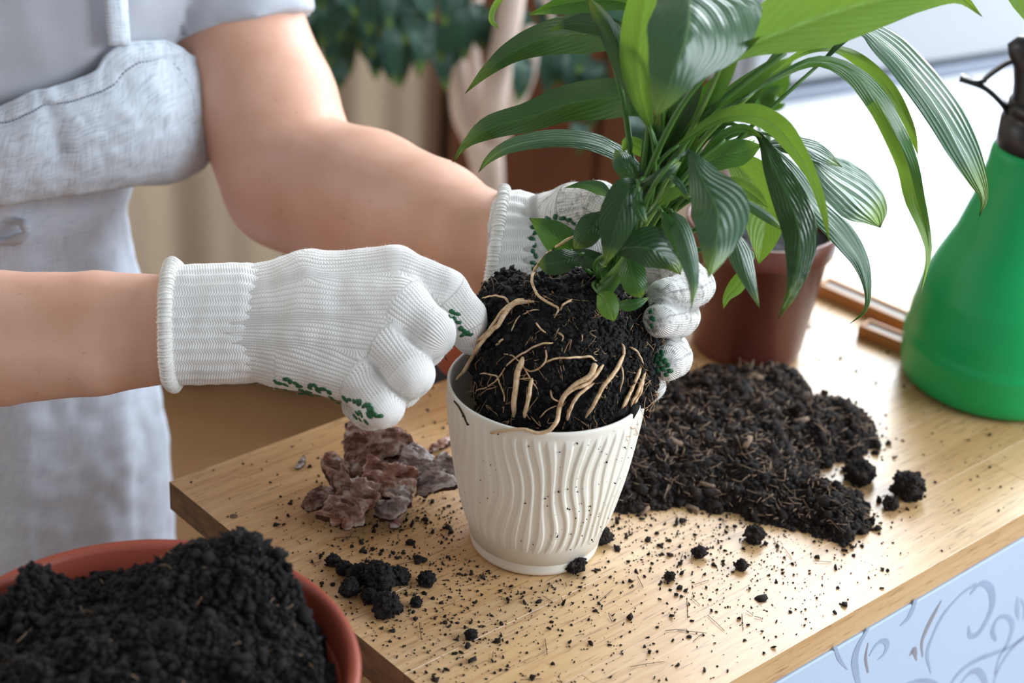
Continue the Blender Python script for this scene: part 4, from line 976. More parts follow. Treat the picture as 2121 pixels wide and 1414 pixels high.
# ------------------------------------------------------------------ gloves
def glove(name, palm, fingers, lat, dors, cuffL, cuff_k, label, vox=.0011, kf=.0022, kp=.008, dirt=None, wr=None, ribs=True):
    """palm: round cones; fingers: chains [(point, r)...] beginning at the knuckle; cuffL: chains along the cuff"""
    allp = [p for L in palm + fingers + cuffL for p, r in L]; allr = .032
    lo = np.min(allp, 0) - allr; hi = np.max(allp, 0) + allr
    c0 = np.mean([L[0][0] for L in cuffL], 0); c1 = np.mean([L[-1][0] for L in cuffL], 0); ax = (c1 - c0) / np.linalg.norm(c1 - c0)
    def fn(p):
        d = None
        for L in cuffL + palm:
            e = chain(p, L, .008); d = e if d is None else smin(d, e, kp)
        for L in fingers:
            f = chain(p, L, .004); d = smin(d, f, kf) if d is not None else f
        d = d - .0006 * noise(p * 90) - .0007 * noise(p * np.array([38, 38, 38]))
        return np.maximum(d, -((p - c0) @ ax))
    V, F = sdf_mesh(fn, lo, hi, vox)
    # knit coordinates: blend of per-strand (across, along)
    st = [list(palm[min(i, len(palm) - 1)]) + list(fingers[i][1:]) for i in range(len(fingers))]
    T = np.zeros(len(V)); S_ = np.zeros(len(V)); W = np.zeros(len(V)) + 1e-12
    for i, L in enumerate(st):
        bd = np.full(len(V), 9.0); bt = np.zeros(len(V)); bs = np.zeros(len(V)); acc = 0
        for (a, ra), (b, rb) in zip(L[:-1], L[1:]):
            ab = b - a; ln = np.linalg.norm(ab); t = np.clip(((V - a) @ ab) / (ln * ln), -2 if acc == 0 else 0, 1); q = a + t[:, None] * ab; r = V - q
            d = np.linalg.norm(r, axis=1); l = ab / ln; la = lat - l * (lat @ l); la /= np.linalg.norm(la) + 1e-9; do = np.cross(l, la)
            if do @ dors < 0: do = -do
            tt = np.arctan2(r @ la, r @ do) * .0125; u = d < bd
            bd = np.where(u, d, bd); bt = np.where(u, tt, bt); bs = np.where(u, acc + t * ln, bs); acc += ln
        w = np.exp(-(bd / .0065) ** 2) + 1e-9
        base = (np.mean([p for p, r in palm[min(i, len(palm) - 1)]], 0) - palm[0][0][0]) @ lat
        T += w * (bt + base); S_ += w * bs; W += w
    uv = np.stack([T / W, S_ / W], -1)
    N = vnormals(V, F)
    dv = dirt(V, N) if dirt else np.zeros(len(V))
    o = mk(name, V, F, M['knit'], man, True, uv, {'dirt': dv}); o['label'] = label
    return o, V, N, fn, (c0, c1, ax)
def cuff(parent, L2, n, c0, rad_n, rad_d, na, nd, amp=.0006, ribs=30):
    """ribbed cuff sleeve along L2 (centre line), half sizes rad_n x rad_d in directions na, nd"""
    m = 180; th = np.linspace(0, 2 * np.pi, m, endpoint=False); P = []; arc = np.zeros((n, m))
    for i in range(n):
        k = 1 + 0 * th; a_, b_ = rad_n[i], rad_d[i]; e = .8
        r = (np.abs(np.cos(th) / a_) ** 2.3 + np.abs(np.sin(th) / b_) ** 2.3) ** (-1 / 2.3)
        r = r + amp * np.cos(th * ribs) + .0007 * noise(np.stack([np.cos(th) * 2, np.sin(th) * 2, np.full(m, i * .25)], -1))
        P.append(L2[i] + np.outer(r * np.cos(th), na) + np.outer(r * np.sin(th), nd))
    P = np.array(P); s = np.linspace(0, np.linalg.norm(L2[-1] - L2[0]), n)
    uv = np.stack(np.meshgrid(th / (2 * np.pi) * ribs * .0042, s), -1).reshape(-1, 2)
    return mk('cuff', P.reshape(-1, 3), grid_faces(n, m, True), M['rib'], parent, True, uv), P
def hem(parent, ring, r, seed):
    """rolled overlocked edge: fat wavy ring wound with yarn"""
    L = np.vstack([ring, ring[:1]]); L = spline(L, 161); k = np.arange(161)
    L = L + .0006 * noise(np.stack([k * .3, k * 0. + seed, k * 0.], -1))[:, None]
    mb = MB(); mb.tube(L[:-1].tolist() + [L[0]], r, 10); c = L.mean(0); T, N, B = frames(L)
    h = np.linspace(0, 160, 160 * 9); P = np.stack([np.interp(h, k, L[:, i]) for i in range(3)], -1); Nn = np.stack([np.interp(h, k, N[:, i]) for i in range(3)], -1); Bn = np.stack([np.interp(h, k, B[:, i]) for i in range(3)], -1)
    w = h * 2 * np.pi * .62; mb.tube(P + (r * 1.02) * (np.cos(w)[:, None] * Nn + np.sin(w)[:, None] * Bn), .00062, 5)
    return mb.build('cuff_hem', M['hem'], parent)
def fuzz(parent, V, N, n, seed, L=.0022):
    r = np.random.default_rng(seed); i = r.integers(0, len(V), n); p, q = V[i], N[i]; d = q + r.normal(size=(n, 3)) * .7; d /= np.linalg.norm(d, axis=1)[:, None]
    e = d + r.normal(size=(n, 3)) * .6; l = r.uniform(.3, 1, n)[:, None] * L; a = r.normal(size=(n, 3)); a = np.cross(d, a); a /= np.linalg.norm(a, axis=1)[:, None]; w = .00007
    P = np.stack([p - a * w, p + a * w, p + d * l * .5 + a * w, p + d * l * .5 - a * w, p + (d + e) * l * .5], 1).reshape(-1, 3)
    k = (np.arange(n) * 5)[:, None]
    return tag(mk('cotton_fuzz', P, [k + np.array([[0, 1, 2, 3]]), k + np.array([[3, 2, 4]])], M['hem'], parent), kind='stuff')
def dots(parent, fn, spots, seed, r0=.0016, inside=None):
    """raised rubber drops in little flower-like sprays, pressed on the surface seen at the given pixels"""
    r = np.random.default_rng(seed); mb = MB(); px, py = np.array(spots, float).T; D = cast(fn, px, py, .95, 1.5); P = pix(px, py, D); e = .0008
    for p, x in zip(P, px):
        g = np.array([fn(p + e * v) - fn(p - e * v) for v in np.eye(3)]); g /= np.linalg.norm(g) + 1e-9
        if fn(p) > .0025: continue
        t = np.cross(g, r.normal(size=3)); t /= np.linalg.norm(t); b = np.cross(g, t); l, w = r0 * r.uniform(.9, 1.5), r0 * r.uniform(.65, .95)
        mb.add(ICO_V @ np.stack([t * l, b * w, g * .0007]) + p, ICO_F)
    return tag(mb.build('grip_dots', M['dots'], parent), kind='stuff')
def ch(L): return [(PP(x, y, d), r) for x, y, d, r in L]
# right hand: a fist seen from its back, forefinger reaching the root ball
palmR = [ch([(470, 640, 1.107, .0245), (640, 606, 1.106, .0245), (815, 577, 1.106, .0205)]), ch([(470, 660, 1.104, .0245), (650, 645, 1.098, .0245), (825, 640, 1.092, .0205)]),
         ch([(470, 680, 1.104, .0245), (640, 690, 1.097, .0235), (798, 712, 1.088, .0195)]), ch([(470, 702, 1.106, .0235), (600, 728, 1.100, .0215), (745, 778, 1.088, .0175)])]
fingR = [ch([(815, 577, 1.106, .0205), (918, 604, 1.112, .0150), (962, 655, 1.120, .0132), (976, 700, 1.132, .0115)]),
         ch([(825, 640, 1.092, .0205), (890, 690, 1.086, .0152), (876, 716, 1.106, .0138), (838, 722, 1.128, .0115)]),
         ch([(798, 712, 1.088, .0195), (846, 772, 1.079, .0152), (828, 798, 1.098, .0138), (790, 795, 1.118, .0120)]),
         ch([(745, 778, 1.088, .0175), (788, 836, 1.080, .0142), (764, 848, 1.098, .0120), (742, 838, 1.108, .0105)])]
thumbR = ch([(520, 650, 1.124, .020), (690, 650, 1.146, .0165), (815, 672, 1.156, .0140), (885, 690, 1.158, .0118)])
latR = -Uv * .95 + Rv * .1; latR /= np.linalg.norm(latR)
cuR = [ch([(360, 641, 1.105, .0250), (480, 641, 1.105, .0245)]), ch([(360, 706, 1.105, .0250), (480, 704, 1.105, .0240)])]
gR, VR, NR, fnR, (c0, c1, ax) = glove('glove', palmR, fingR + [thumbR], latR, -Fv, cuR, 0, 'white knitted glove of the fist reaching to the root ball',
    dirt=lambda V, N: np.clip(1 - np.abs(ball0(V)) / .010, 0, 1) + .9 * np.exp(-np.linalg.norm(V - PP(740, 870, 1.1), axis=1) / .012))
n = 26; L2 = np.array([PP(x, y, 1.105) for x, y in zip(np.linspace(362, 560, n), np.linspace(673, 668, n))])
na = -Uv; nd = Fv
s = np.linspace(0, 1, n); an = np.interp(s, [0, .1, .75, 1], [.0370, .0369, .0372, .0345]); bn = np.interp(s, [0, .75, 1], [.0288, .0296, .0262])
cR, Pc = cuff(gR, L2, n, None, an, bn, na, nd)
hem(gR, Pc[1][::4] - ax * .003, .0044, 1.0)
fuzz(gR, VR, NR, 5000, 5)
dsz = .0024
sprays = [(577, 788), (590, 800), (610, 797), (628, 797), (622, 810), (640, 806), (655, 797), (662, 808), (648, 818), (632, 815), (676, 803), (684, 818), (600, 786), (572, 800), (700, 826), (716, 832), (728, 828), (740, 836), (752, 834), (764, 842), (735, 848), (746, 856), (738, 866), (762, 860), (772, 852), (780, 862), (752, 868)]
pts = []
for x, y in sprays:
    for k in range(2): pts.append((x + rng.normal() * 5, y + rng.normal() * 4))
pts += [(933, 655), (940, 662), (950, 668), (954, 680), (962, 686), (968, 690), (946, 650), (975, 693), (958, 694), (936, 645)]
dots(gR, fnR, pts, 3, .0022)
# left hand behind and under the root ball, fingertips closing round its right side
palmL = [ch([(1075, 500, 1.235, .0250), (1180, 470, 1.230, .0240), (1290, 545, 1.232, .0170)]), ch([(1075, 515, 1.235, .0250), (1190, 520, 1.240, .0240), (1300, 600, 1.238, .0170)]),
         ch([(1075, 530, 1.235, .0240), (1180, 570, 1.240, .0240), (1285, 660, 1.236, .0165)]), ch([(1075, 550, 1.235, .0240), (1160, 620, 1.238, .0220), (1270, 715, 1.232, .0155)])]
fingL = [ch([(1290, 545, 1.232, .0170), (1400, 560, 1.222, .0138), (1440, 592, 1.190, .0128), (1418, 606, 1.160, .0118), (1375, 612, 1.138, .0108)]),
         ch([(1300, 600, 1.238, .0170), (1400, 640, 1.222, .0135), (1408, 655, 1.180, .0128), (1385, 660, 1.145, .0118), (1368, 662, 1.128, .0108)]),
         ch([(1285, 660, 1.236, .0165), (1385, 725, 1.215, .0130), (1392, 742, 1.172, .0122), (1380, 752, 1.140, .0115)]),
         ch([(1270, 715, 1.232, .0155), (1340, 790, 1.216, .0120), (1345, 800, 1.206, .0110)])]
thumbL = ch([(1110, 470, 1.228, .021), (1190, 430, 1.212, .0165), (1240, 420, 1.196, .0140), (1275, 445, 1.186, .0120)])
latL = -Uv * .9 + Rv * .3; latL /= np.linalg.norm(latL)
cuL = [ch([(1030, 495, 1.240, .0300), (1080, 495, 1.236, .0270)]), ch([(1030, 545, 1.240, .0300), (1085, 545, 1.236, .0270)])]
gL, VL, NL, fnL, (c0, c1, ax) = glove('glove', palmL, fingL + [thumbL], latL, Fv, cuL, 0, 'soiled white knitted glove holding the root ball from behind',
    dirt=lambda V, N: np.clip(.55 + 1.0 * np.exp(-np.abs(ball0(V)) / .006), 0, 1.2) * np.clip((V @ Rv - PP(1120, 500, 1.23) @ Rv) / .01, 0, 1))
n = 16; L2 = np.array([PP(x, y, 1.238) for x, y in zip(np.linspace(1026, 1105, n), np.linspace(522, 520, n))]); axl = (L2[-1] - L2[0]) / np.linalg.norm(L2[-1] - L2[0])
s = np.linspace(0, 1, n); ta = -Uv * .97 - Rv * .15; ta /= np.linalg.norm(ta)
cL, Pc = cuff(gL, L2, n, None, np.interp(s, [0, .4, 1], [.0425, .0425, .0375]), np.interp(s, [0, 1], [.0375, .031]), ta, Fv, .0009, 26)
hem(gL, Pc[1][::4] - axl * .002, .0040, 2.0)
fuzz(gL, VL, NL, 3500, 6)
dots(gL, fnL, [(1103, 470), (1106, 482), (1102, 495), (1107, 508), (1104, 520), (1110, 530), (1104, 544), (1112, 550), (1106, 558), (1135, 453), (1150, 449), (1165, 452), (1178, 455), (1187, 462), (1352, 630), (1348, 645), (1352, 660), (1350, 675), (1362, 735), (1370, 742), (1378, 748), (1366, 752), (1384, 756), (1374, 764), (1388, 768), (1362, 768), (1380, 776), (1371, 730), (1358, 745)], 4, .0022)
# ------------------------------------------------------------------ peace lily
CRP = PP(1262, 588, 1.150)
lily = tag(empty('peace_lily', CRP), 'peace lily with glossy drooping leaves lifted out with its root ball', 'plant')
def Dst(y): return 1.145 - .155 * (590 - y) / 590
def leaf_geo(pts, hl, hr, sl, sr, curl=0.0, wav=0.0, ns=34, nc=8, seed=0, rip=1.0, slant=.46, fr=58):
    """pts (x, y, D) from base to tip in the photograph; hl / hr half widths (px) left and right of the walk; sl / sr how the halves
    lean away (+) or towards (-) the viewer; curl bends the edges; returns V, F, uv"""
    k = np.linspace(0, 1, len(pts)); c = spline(np.array([[x, y, d * 2500] for x, y, d in pts]), ns)
    P2 = c[:, :2]; D = c[:, 2] / 2500
    seg = np.concatenate([[0], np.cumsum(np.linalg.norm(np.diff(np.array(pts)[:, :2], axis=0), axis=1))]); seg /= seg[-1]; tt = np.linspace(0, 1, ns)
    def wi(h):
        w = spline(np.column_stack([seg, np.array(h, float)]), ns * 4); return np.clip(np.interp(tt, w[:, 0], w[:, 1]), 0, None)
    Lw, Rw = wi(hl), wi(hr)
    t = np.gradient(P2, axis=0); t /= np.linalg.norm(t, axis=1)[:, None] + 1e-9; nrm = np.stack([t[:, 1], -t[:, 0]], -1)
    v = np.concatenate([-np.linspace(1, 0, nc + 1), np.linspace(0, 1, nc + 1)[1:]])       # -1 = right edge, +1 = left edge
    w = np.where(v[None] > 0, Lw[:, None], Rw[:, None]) * np.abs(v)[None]; sg = np.sign(v)[None]
    X = P2[:, 0][:, None] + nrm[:, 0][:, None] * w * sg; Y = P2[:, 1][:, None] + nrm[:, 1][:, None] * w * sg
    sl = np.interp(tt, np.linspace(0, 1, len(np.atleast_1d(sl))), np.atleast_1d(sl))[:, None]; sr = np.interp(tt, np.linspace(0, 1, len(np.atleast_1d(sr))), np.atleast_1d(sr))[:, None]
    m = w / FPX * D[:, None]
    av = np.abs(v)[None]
    dd = np.where(v[None] > 0, sl, sr) * m + curl * m * av
    if wav: dd = dd + av * .0035 * wav * np.sin(tt[:, None] * 15 + seed + 1.3 * (v[None] > 0))
    ph = tt[:, None] - slant * np.abs(v)[None] ** 1.2
    rip = .00024 * rip * np.sin(ph * fr + 2.5 * np.sin(tt[:, None] * 3 + seed)) * np.minimum(1, np.abs(v)[None] * 3) * np.clip(m.max() / .010, .3, 1.4) + .0008 * (1 - np.abs(v)[None]) ** 6
    V = pix(X, Y, D[:, None] + dd + rip)
    uv = np.stack([np.broadcast_to(tt[:, None], X.shape), np.broadcast_to((v[None] + 1) / 2, X.shape)], -1)
    return V.reshape(-1, 3), grid_faces(ns, 2 * nc + 1), uv.reshape(-1, 2), V[0, nc], V[:, nc]
axis_pt = lambda f: PP(1262 + 190 * f, 588 - 300 * f, Dst(588 - 300 * f) + .004)
def leaf(col, pts, hl, hr, sl=.4, sr=.4, curl=0.0, wav=0.0, stem='stem', f=.45, sw=.0017, label=None, petiole=True, seed=0, root=None, rip=1.0, slant=.46, fr=58, mat2=None):
    V, F, uv, b, mid = leaf_geo(pts, hl, hr, sl, sr, curl, wav, seed=seed + len(pts), rip=rip, slant=slant, fr=fr, nc=8 if rip == 1 else 16, ns=34 if rip == 1 else 60)
    o = mk('leaf', V, F, M['leaf_' + col], lily, True, uv)
    if mat2:      # the half blade that shows its other face: (material, side, from)
        o.data.materials.append(M['leaf_' + mat2[0]]); u_ = uv[F].mean(1); k_ = ((u_[:, 1] > .5) == (mat2[1] == 'L')) & (u_[:, 0] > mat2[2])
        o.data.polygons.foreach_set('material_index', k_.astype(np.int32))
    # midrib as a raised vein and the petiole down to the crown
    n = len(mid); r = np.linspace(.0011, .00015, n) * (sw / .0017)
    if petiole:
        c = CRP + (Rv * rng.uniform(-.011, .011) + Uv * rng.uniform(-.006, .004) + Fv * rng.uniform(-.008, .010)) if root is None else root
        a = axis_pt(f) + Rv * rng.uniform(-.008, .008) + Fv * rng.uniform(-.008, .008)
        td = mid[1] - mid[0]; td /= np.linalg.norm(td) + 1e-9; L = np.linalg.norm(b - c); q = b - td * min(.05, L * .28)
        s = np.linspace(0, 1, 20)[:, None]; B = (1 - s) ** 3 * c + 3 * (1 - s) ** 2 * s * (c * .35 + a * .65) + 3 * (1 - s) * s * s * q + s ** 3 * b
        rr_ = np.linspace(sw * 1.45, sw * .62, 20)
        mk('petiole', *tube(B, rr_, 8), M[stem], o)
    if label: o['label'] = label
    return o
# --- left side
leaf('mid', [(1335, 20, 1.07), (1270, 0, 1.075), (1200, 2, 1.08), (1140, 14, 1.085), (1092, 32, 1.09)], [3, 22, 28, 16, 0], [4, 30, 26, 10, 0], -.6, -.4, f=.8)
leaf('dark', [(1330, 100, 1.06), (1270, 74, 1.07), (1200, 70, 1.085), (1130, 80, 1.10), (1060, 108, 1.11), (1005, 150, 1.115), (962, 195, 1.12)], [5, 32, 42, 36, 24, 12, 0], [6, 34, 42, 36, 25, 12, 0], .9, .6, f=.7, label='long dark leaf drooping to the left')
leaf('dark', [(1300, 80, 1.05), (1262, 62, 1.055), (1215, 50, 1.06), (1170, 50, 1.065), (1135, 65, 1.065)], [4, 18, 20, 12, 0], [4, 22, 24, 10, 0], .5, .9, f=.8)
leaf('light', [(1100, -60, 1.03), (1050, -20, 1.035), (1025, 12, 1.04), (1018, 40, 1.04), (1034, 61, 1.04)], [3, 8, 7, 6, 0], [3, 6, 6, 6, 0], .8, .8, f=.9)
leaf('dark', [(1345, 238, 1.075), (1300, 205, 1.08), (1240, 205, 1.09), (1170, 217, 1.10), (1095, 243, 1.11), (1015, 265, 1.12), (965, 298, 1.125), (936, 338, 1.13)], [6, 40, 44, 36, 30, 24, 9, 0], [6, 38, 42, 40, 32, 26, 9, 0], .8, .3, f=.55, wav=.5, label='long green leaf with a bright curled tip')
leaf('striped', [(1325, 345, 1.11), (1290, 322, 1.115), (1240, 297, 1.12), (1180, 287, 1.125), (1110, 290, 1.13), (1050, 305, 1.135), (1012, 330, 1.135), (990, 358, 1.135)], [5, 16, 20, 18, 18, 14, 8, 0], [5, 15, 18, 19, 18, 14, 8, 0], -1.2, 1.7, rip=1.8, slant=1.0, fr=36, f=.3)
leaf('silver', [(1325, 390, 1.085), (1308, 362, 1.08), (1290, 335, 1.075), (1274, 308, 1.08)], [6, 22, 24, 0], [6, 20, 22, 0], .2, .9, f=.2)
leaf('dark', [(1345, 260, 1.06), (1315, 200, 1.055), (1290, 140, 1.05), (1268, 75, 1.045), (1242, 30, 1.04), (1217, -8, 1.035)], [7, 14, 20, 24, 18, 0], [8, 14, 20, 20, 14, 0], .9, .5, f=.5)
leaf('light', [(1345, 260, 1.055), (1325, 190, 1.05), (1318, 120, 1.045), (1326, 50, 1.04), (1340, -30, 1.035), (1352, -80, 1.035)], [7, 24, 35, 38, 28, 0], [8, 30, 45, 50, 35, 0], .25, -.4, f=.5, label='upright bright leaf behind the big silver leaf')
# --- big front leaf hanging towards the viewer
leaf('silver', [(1428, -95, 1.03), (1428, -30, 1.005), (1428, 30, .985), (1418, 90, .975), (1396, 150, .975), (1374, 205, .98), (1355, 246, .985)], [4, 22, 150, 132, 62, 26, 0], [4, 60, 70, 84, 62, 30, 0], [.3, .5, .9, .9, .5, .2], [.2, .3, .3, .3, .2], seed=3, f=.95, label='broad silvery leaf hanging tip down in front')
leaf('mid', [(1460, 118, 1.03), (1490, 108, 1.02), (1535, 96, 1.01), (1578, 74, 1.0)], [3, 6, 8, 0], [4, 16, 15, 0], .2, .8, petiole=False)
# --- upper right
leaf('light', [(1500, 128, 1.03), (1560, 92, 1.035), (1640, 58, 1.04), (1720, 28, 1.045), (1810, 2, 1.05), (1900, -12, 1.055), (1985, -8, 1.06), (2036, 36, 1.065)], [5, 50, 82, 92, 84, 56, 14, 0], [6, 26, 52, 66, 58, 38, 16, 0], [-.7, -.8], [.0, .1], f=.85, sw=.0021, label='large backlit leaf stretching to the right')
leaf('striped', [(1700, 130, 1.09), (1780, 62, 1.10), (1840, 98, 1.11), (1900, 165, 1.115), (1950, 232, 1.12), (1990, 300, 1.12), (2024, 368, 1.12), (2038, 412, 1.12), (2028, 450, 1.12)], [3, 12, 34, 40, 42, 36, 22, 9, 0], [3, 12, 30, 34, 36, 34, 22, 8, 0], [1.5, 1.5], [-1.0, -1.0], rip=2.3, slant=3.0, fr=8.5, f=.8, label='striped silvery leaf arching down to the spray bottle')
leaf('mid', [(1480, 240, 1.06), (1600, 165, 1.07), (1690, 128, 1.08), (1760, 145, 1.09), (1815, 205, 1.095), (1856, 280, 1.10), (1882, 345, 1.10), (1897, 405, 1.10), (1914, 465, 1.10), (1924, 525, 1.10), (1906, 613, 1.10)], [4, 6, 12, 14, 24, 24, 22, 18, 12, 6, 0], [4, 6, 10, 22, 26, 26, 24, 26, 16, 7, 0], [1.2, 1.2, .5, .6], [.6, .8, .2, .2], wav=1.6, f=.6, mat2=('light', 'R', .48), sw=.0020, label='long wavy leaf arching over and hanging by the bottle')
leaf('light', [(1600, 150, 1.09), (1665, 108, 1.095), (1725, 100, 1.10), (1785, 128, 1.105), (1842, 185, 1.11), (1882, 262, 1.115), (1902, 322, 1.115)], [3, 7, 8, 14, 15, 12, 0], [3, 7, 8, 14, 15, 10, 0], .3, .4, wav=.8, petiole=True, f=.8)
leaf('light', [(1405, 300, 1.06), (1490, 248, 1.055), (1560, 238, 1.055), (1612, 265, 1.06), (1650, 312, 1.065), (1680, 362, 1.07), (1704, 430, 1.075), (1718, 505, 1.075)], [4, 18, 24, 26, 20, 13, 9, 0], [4, 8, 20, 22, 18, 11, 8, 0], [-.5, -.6, .4], [.5, .3], f=.45, label='yellow green leaf arching over the middle')
leaf('striped', [(1585, 300, 1.17), (1640, 297, 1.175), (1690, 312, 1.18), (1745, 346, 1.185)], [4, 18, 18, 0], [4, 24, 24, 0], 1.5, -1.0, rip=2.0, slant=1.2, fr=20, f=.3)
leaf('striped', [(1610, 285, 1.17), (1670, 325, 1.175), (1722, 372, 1.18), (1772, 412, 1.185), (1806, 445, 1.185), (1824, 472, 1.185)], [4, 26, 52, 56, 40, 0], [4, 26, 42, 46, 26, 0], 1.5, -1.0, seed=2, rip=2.3, slant=1.2, fr=22, f=.3, label='dark striped leaf with a blunt tip above the brown pot')
leaf('striped', [(1580, 290, 1.10), (1640, 355, 1.105), (1685, 425, 1.11), (1740, 484, 1.115), (1780, 542, 1.12), (1796, 600, 1.12), (1792, 642, 1.12), (1757, 673, 1.12)], [4, 16, 24, 28, 20, 9, 4, 0], [4, 18, 24, 24, 16, 7, 4, 0], 1.5, -.8, f=.35, wav=.5, rip=2.4, slant=3.0, fr=7, label='pale blue sheened leaf ending in a thin curl')
leaf('dark', [(1535, 262, 1.08), (1575, 284, 1.075), (1604, 350, 1.07), (1640, 430, 1.058), (1657, 490, 1.044), (1654, 550, 1.032), (1640, 606, 1.024), (1610, 662, 1.02)], [4, 8, 28, 40, 37, 26, 13, 0], [3, 8, 24, 36, 36, 26, 14, 0], .6, .5, rip=1.9, slant=1.0, fr=34, f=.4, label='dark glossy leaf hanging in front of the brown pot')
leaf('silver', [(1400, 330, 1.03), (1426, 314, 1.035), (1456, 375, 1.02), (1486, 438, 1.003), (1484, 505, .988), (1467, 577, .98)], [2, 5, 42, 68, 42, 0], [2, 6, 32, 55, 40, 0], .55, .45, seed=4, f=.4, label='broad grey green leaf hanging at the front centre')
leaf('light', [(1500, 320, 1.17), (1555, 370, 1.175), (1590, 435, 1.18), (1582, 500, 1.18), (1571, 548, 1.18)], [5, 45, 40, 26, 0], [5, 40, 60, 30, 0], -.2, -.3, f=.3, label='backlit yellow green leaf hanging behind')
leaf('light', [(1495, 372, 1.08), (1530, 384, 1.075), (1562, 405, 1.075), (1592, 430, 1.075)], [4, 16, 16, 0], [4, 12, 12, 0], .3, -.3, f=.3)
leaf('silver', [(1520, 405, 1.09), (1560, 432, 1.09), (1590, 452, 1.09), (1618, 473, 1.09)], [4, 11, 11, 3], [4, 10, 9, 3], .8, .5, f=.3)
leaf('mid', [(1432, 358, 1.09), (1485, 325, 1.09), (1530, 314, 1.09), (1579, 300, 1.09)], [4, 26, 28, 0], [4, 30, 30, 0], -.3, .3, f=.3)
leaf('mid', [(1462, 312, 1.075), (1498, 280, 1.07), (1540, 266, 1.07), (1580, 284, 1.07)], [3, 10, 10, 0], [3, 7, 8, 2], -.3, .4, f=.4)
# --- low, around the crown
leaf('dark', [(1325, 374, 1.06), (1300, 402, 1.05), (1282, 450, 1.05), (1267, 502, 1.055), (1253, 551, 1.06)], [6, 34, 38, 24, 0], [6, 36, 42, 24, 0], .5, .35, f=.1, label='dark leaf hanging in front of the soil on the left')
leaf('dark', [(1270, 522, 1.065), (1308, 512, 1.06), (1350, 516, 1.06), (1385, 538, 1.065), (1410, 569, 1.07)], [6, 32, 48, 38, 0], [6, 27, 40, 24, 0], .7, .3, f=.05, label='dark wide leaf lying over the crown')
leaf('mid', [(1300, 530, 1.085), (1308, 560, 1.08), (1318, 590, 1.08), (1330, 619, 1.085)], [5, 28, 24, 0], [5, 28, 28, 0], .35, .5, f=.05)
leaf('light', [(1240, 608, 1.09), (1256, 624, 1.085), (1266, 645, 1.085), (1273, 666, 1.088)], [6, 24, 18, 0], [6, 24, 22, 0], .4, .2, f=.0, sw=.0010)
leaf('mid', [(1278, 628, 1.095), (1300, 632, 1.09), (1322, 628, 1.09), (1346, 615, 1.095)], [3, 12, 10, 0], [3, 13, 9, 0], .6, .2, f=.0, sw=.0010)
leaf('mid', [(1205, 548, 1.13), (1175, 512, 1.125), (1140, 484, 1.125), (1096, 451, 1.13)], [8, 36, 26, 0], [8, 36, 32, 0], .6, .4, f=.0)
leaf('dark', [(1200, 528, 1.115), (1170, 540, 1.11), (1140, 545, 1.11), (1112, 548, 1.112)], [6, 24, 26, 0], [6, 26, 24, 0], .4, .5, f=.0)
leaf('dark', [(1250, 440, 1.10), (1228, 468, 1.095), (1208, 492, 1.095), (1188, 516, 1.10)], [6, 28, 26, 0], [6, 30, 24, 0], .5, .4, f=.1)
leaf('dark', [(1185, 520, 1.12), (1215, 535, 1.115), (1240, 542, 1.115), (1258, 552, 1.118)], [5, 20, 18, 0], [5, 20, 16, 0], .5, .4, f=.0)
leaf('striped', [(1392, 440, 1.075), (1412, 480, 1.055), (1428, 535, 1.035), (1436, 590, 1.022), (1432, 637, 1.018)], [5, 22, 20, 12, 0], [4, 20, 22, 12, 0], .7, .6, f=.2, label='narrow blue sheened leaf hanging at the front')
leaf('striped', [(1520, 480, 1.09), (1534, 528, 1.07), (1552, 582, 1.05), (1574, 640, 1.035)], [5, 24, 16, 0], [5, 26, 16, 0], .7, .4, f=.3)
leaf('light', [(1555, 545, 1.10), (1528, 590, 1.10), (1506, 615, 1.10), (1498, 641, 1.10)], [8, 16, 9, 0], [8, 18, 9, 0], .2, .2, f=.2)
leaf('light', [(1365, 424, 1.06), (1392, 402, 1.055), (1412, 398, 1.055), (1428, 416, 1.055)], [4, 13, 10, 0], [4, 12, 8, 0], .3, .3, f=.2)
leaf('silver', [(1384, 366, 1.055), (1398, 372, 1.05), (1412, 388, 1.05), (1428, 414, 1.05)], [3, 7, 8, 0], [3, 8, 7, 0], .3, .3, f=.3)
leaf('dark', [(1325, 385, 1.055), (1360, 368, 1.05), (1390, 350, 1.05), (1412, 335, 1.055)], [2, 12, 12, 0], [2, 12, 10, 0], .4, .4, f=.3)
leaf('mid', [(1322, 398, 1.05), (1322, 425, 1.048), (1330, 448, 1.048), (1342, 462, 1.05)], [4, 13, 10, 0], [4, 14, 10, 0], .4, .4, f=.2)
leaf('silver', [(1265, 405, 1.14), (1240, 390, 1.145), (1205, 383, 1.15), (1168, 389, 1.15)], [4, 13, 8, 0], [4, 15, 8, 0], .8, .5, f=.1)
leaf('mid', [(1372, 440, 1.07), (1388, 470, 1.065), (1400, 500, 1.065), (1408, 540, 1.07)], [5, 16, 14, 0], [5, 16, 12, 0], .4, .4, f=.1)
leaf('light', [(1350, 330, 1.09), (1325, 305, 1.09), (1300, 295, 1.09), (1290, 315, 1.09)], [4, 18, 16, 0], [4, 16, 12, 0], .2, .4, f=.3)
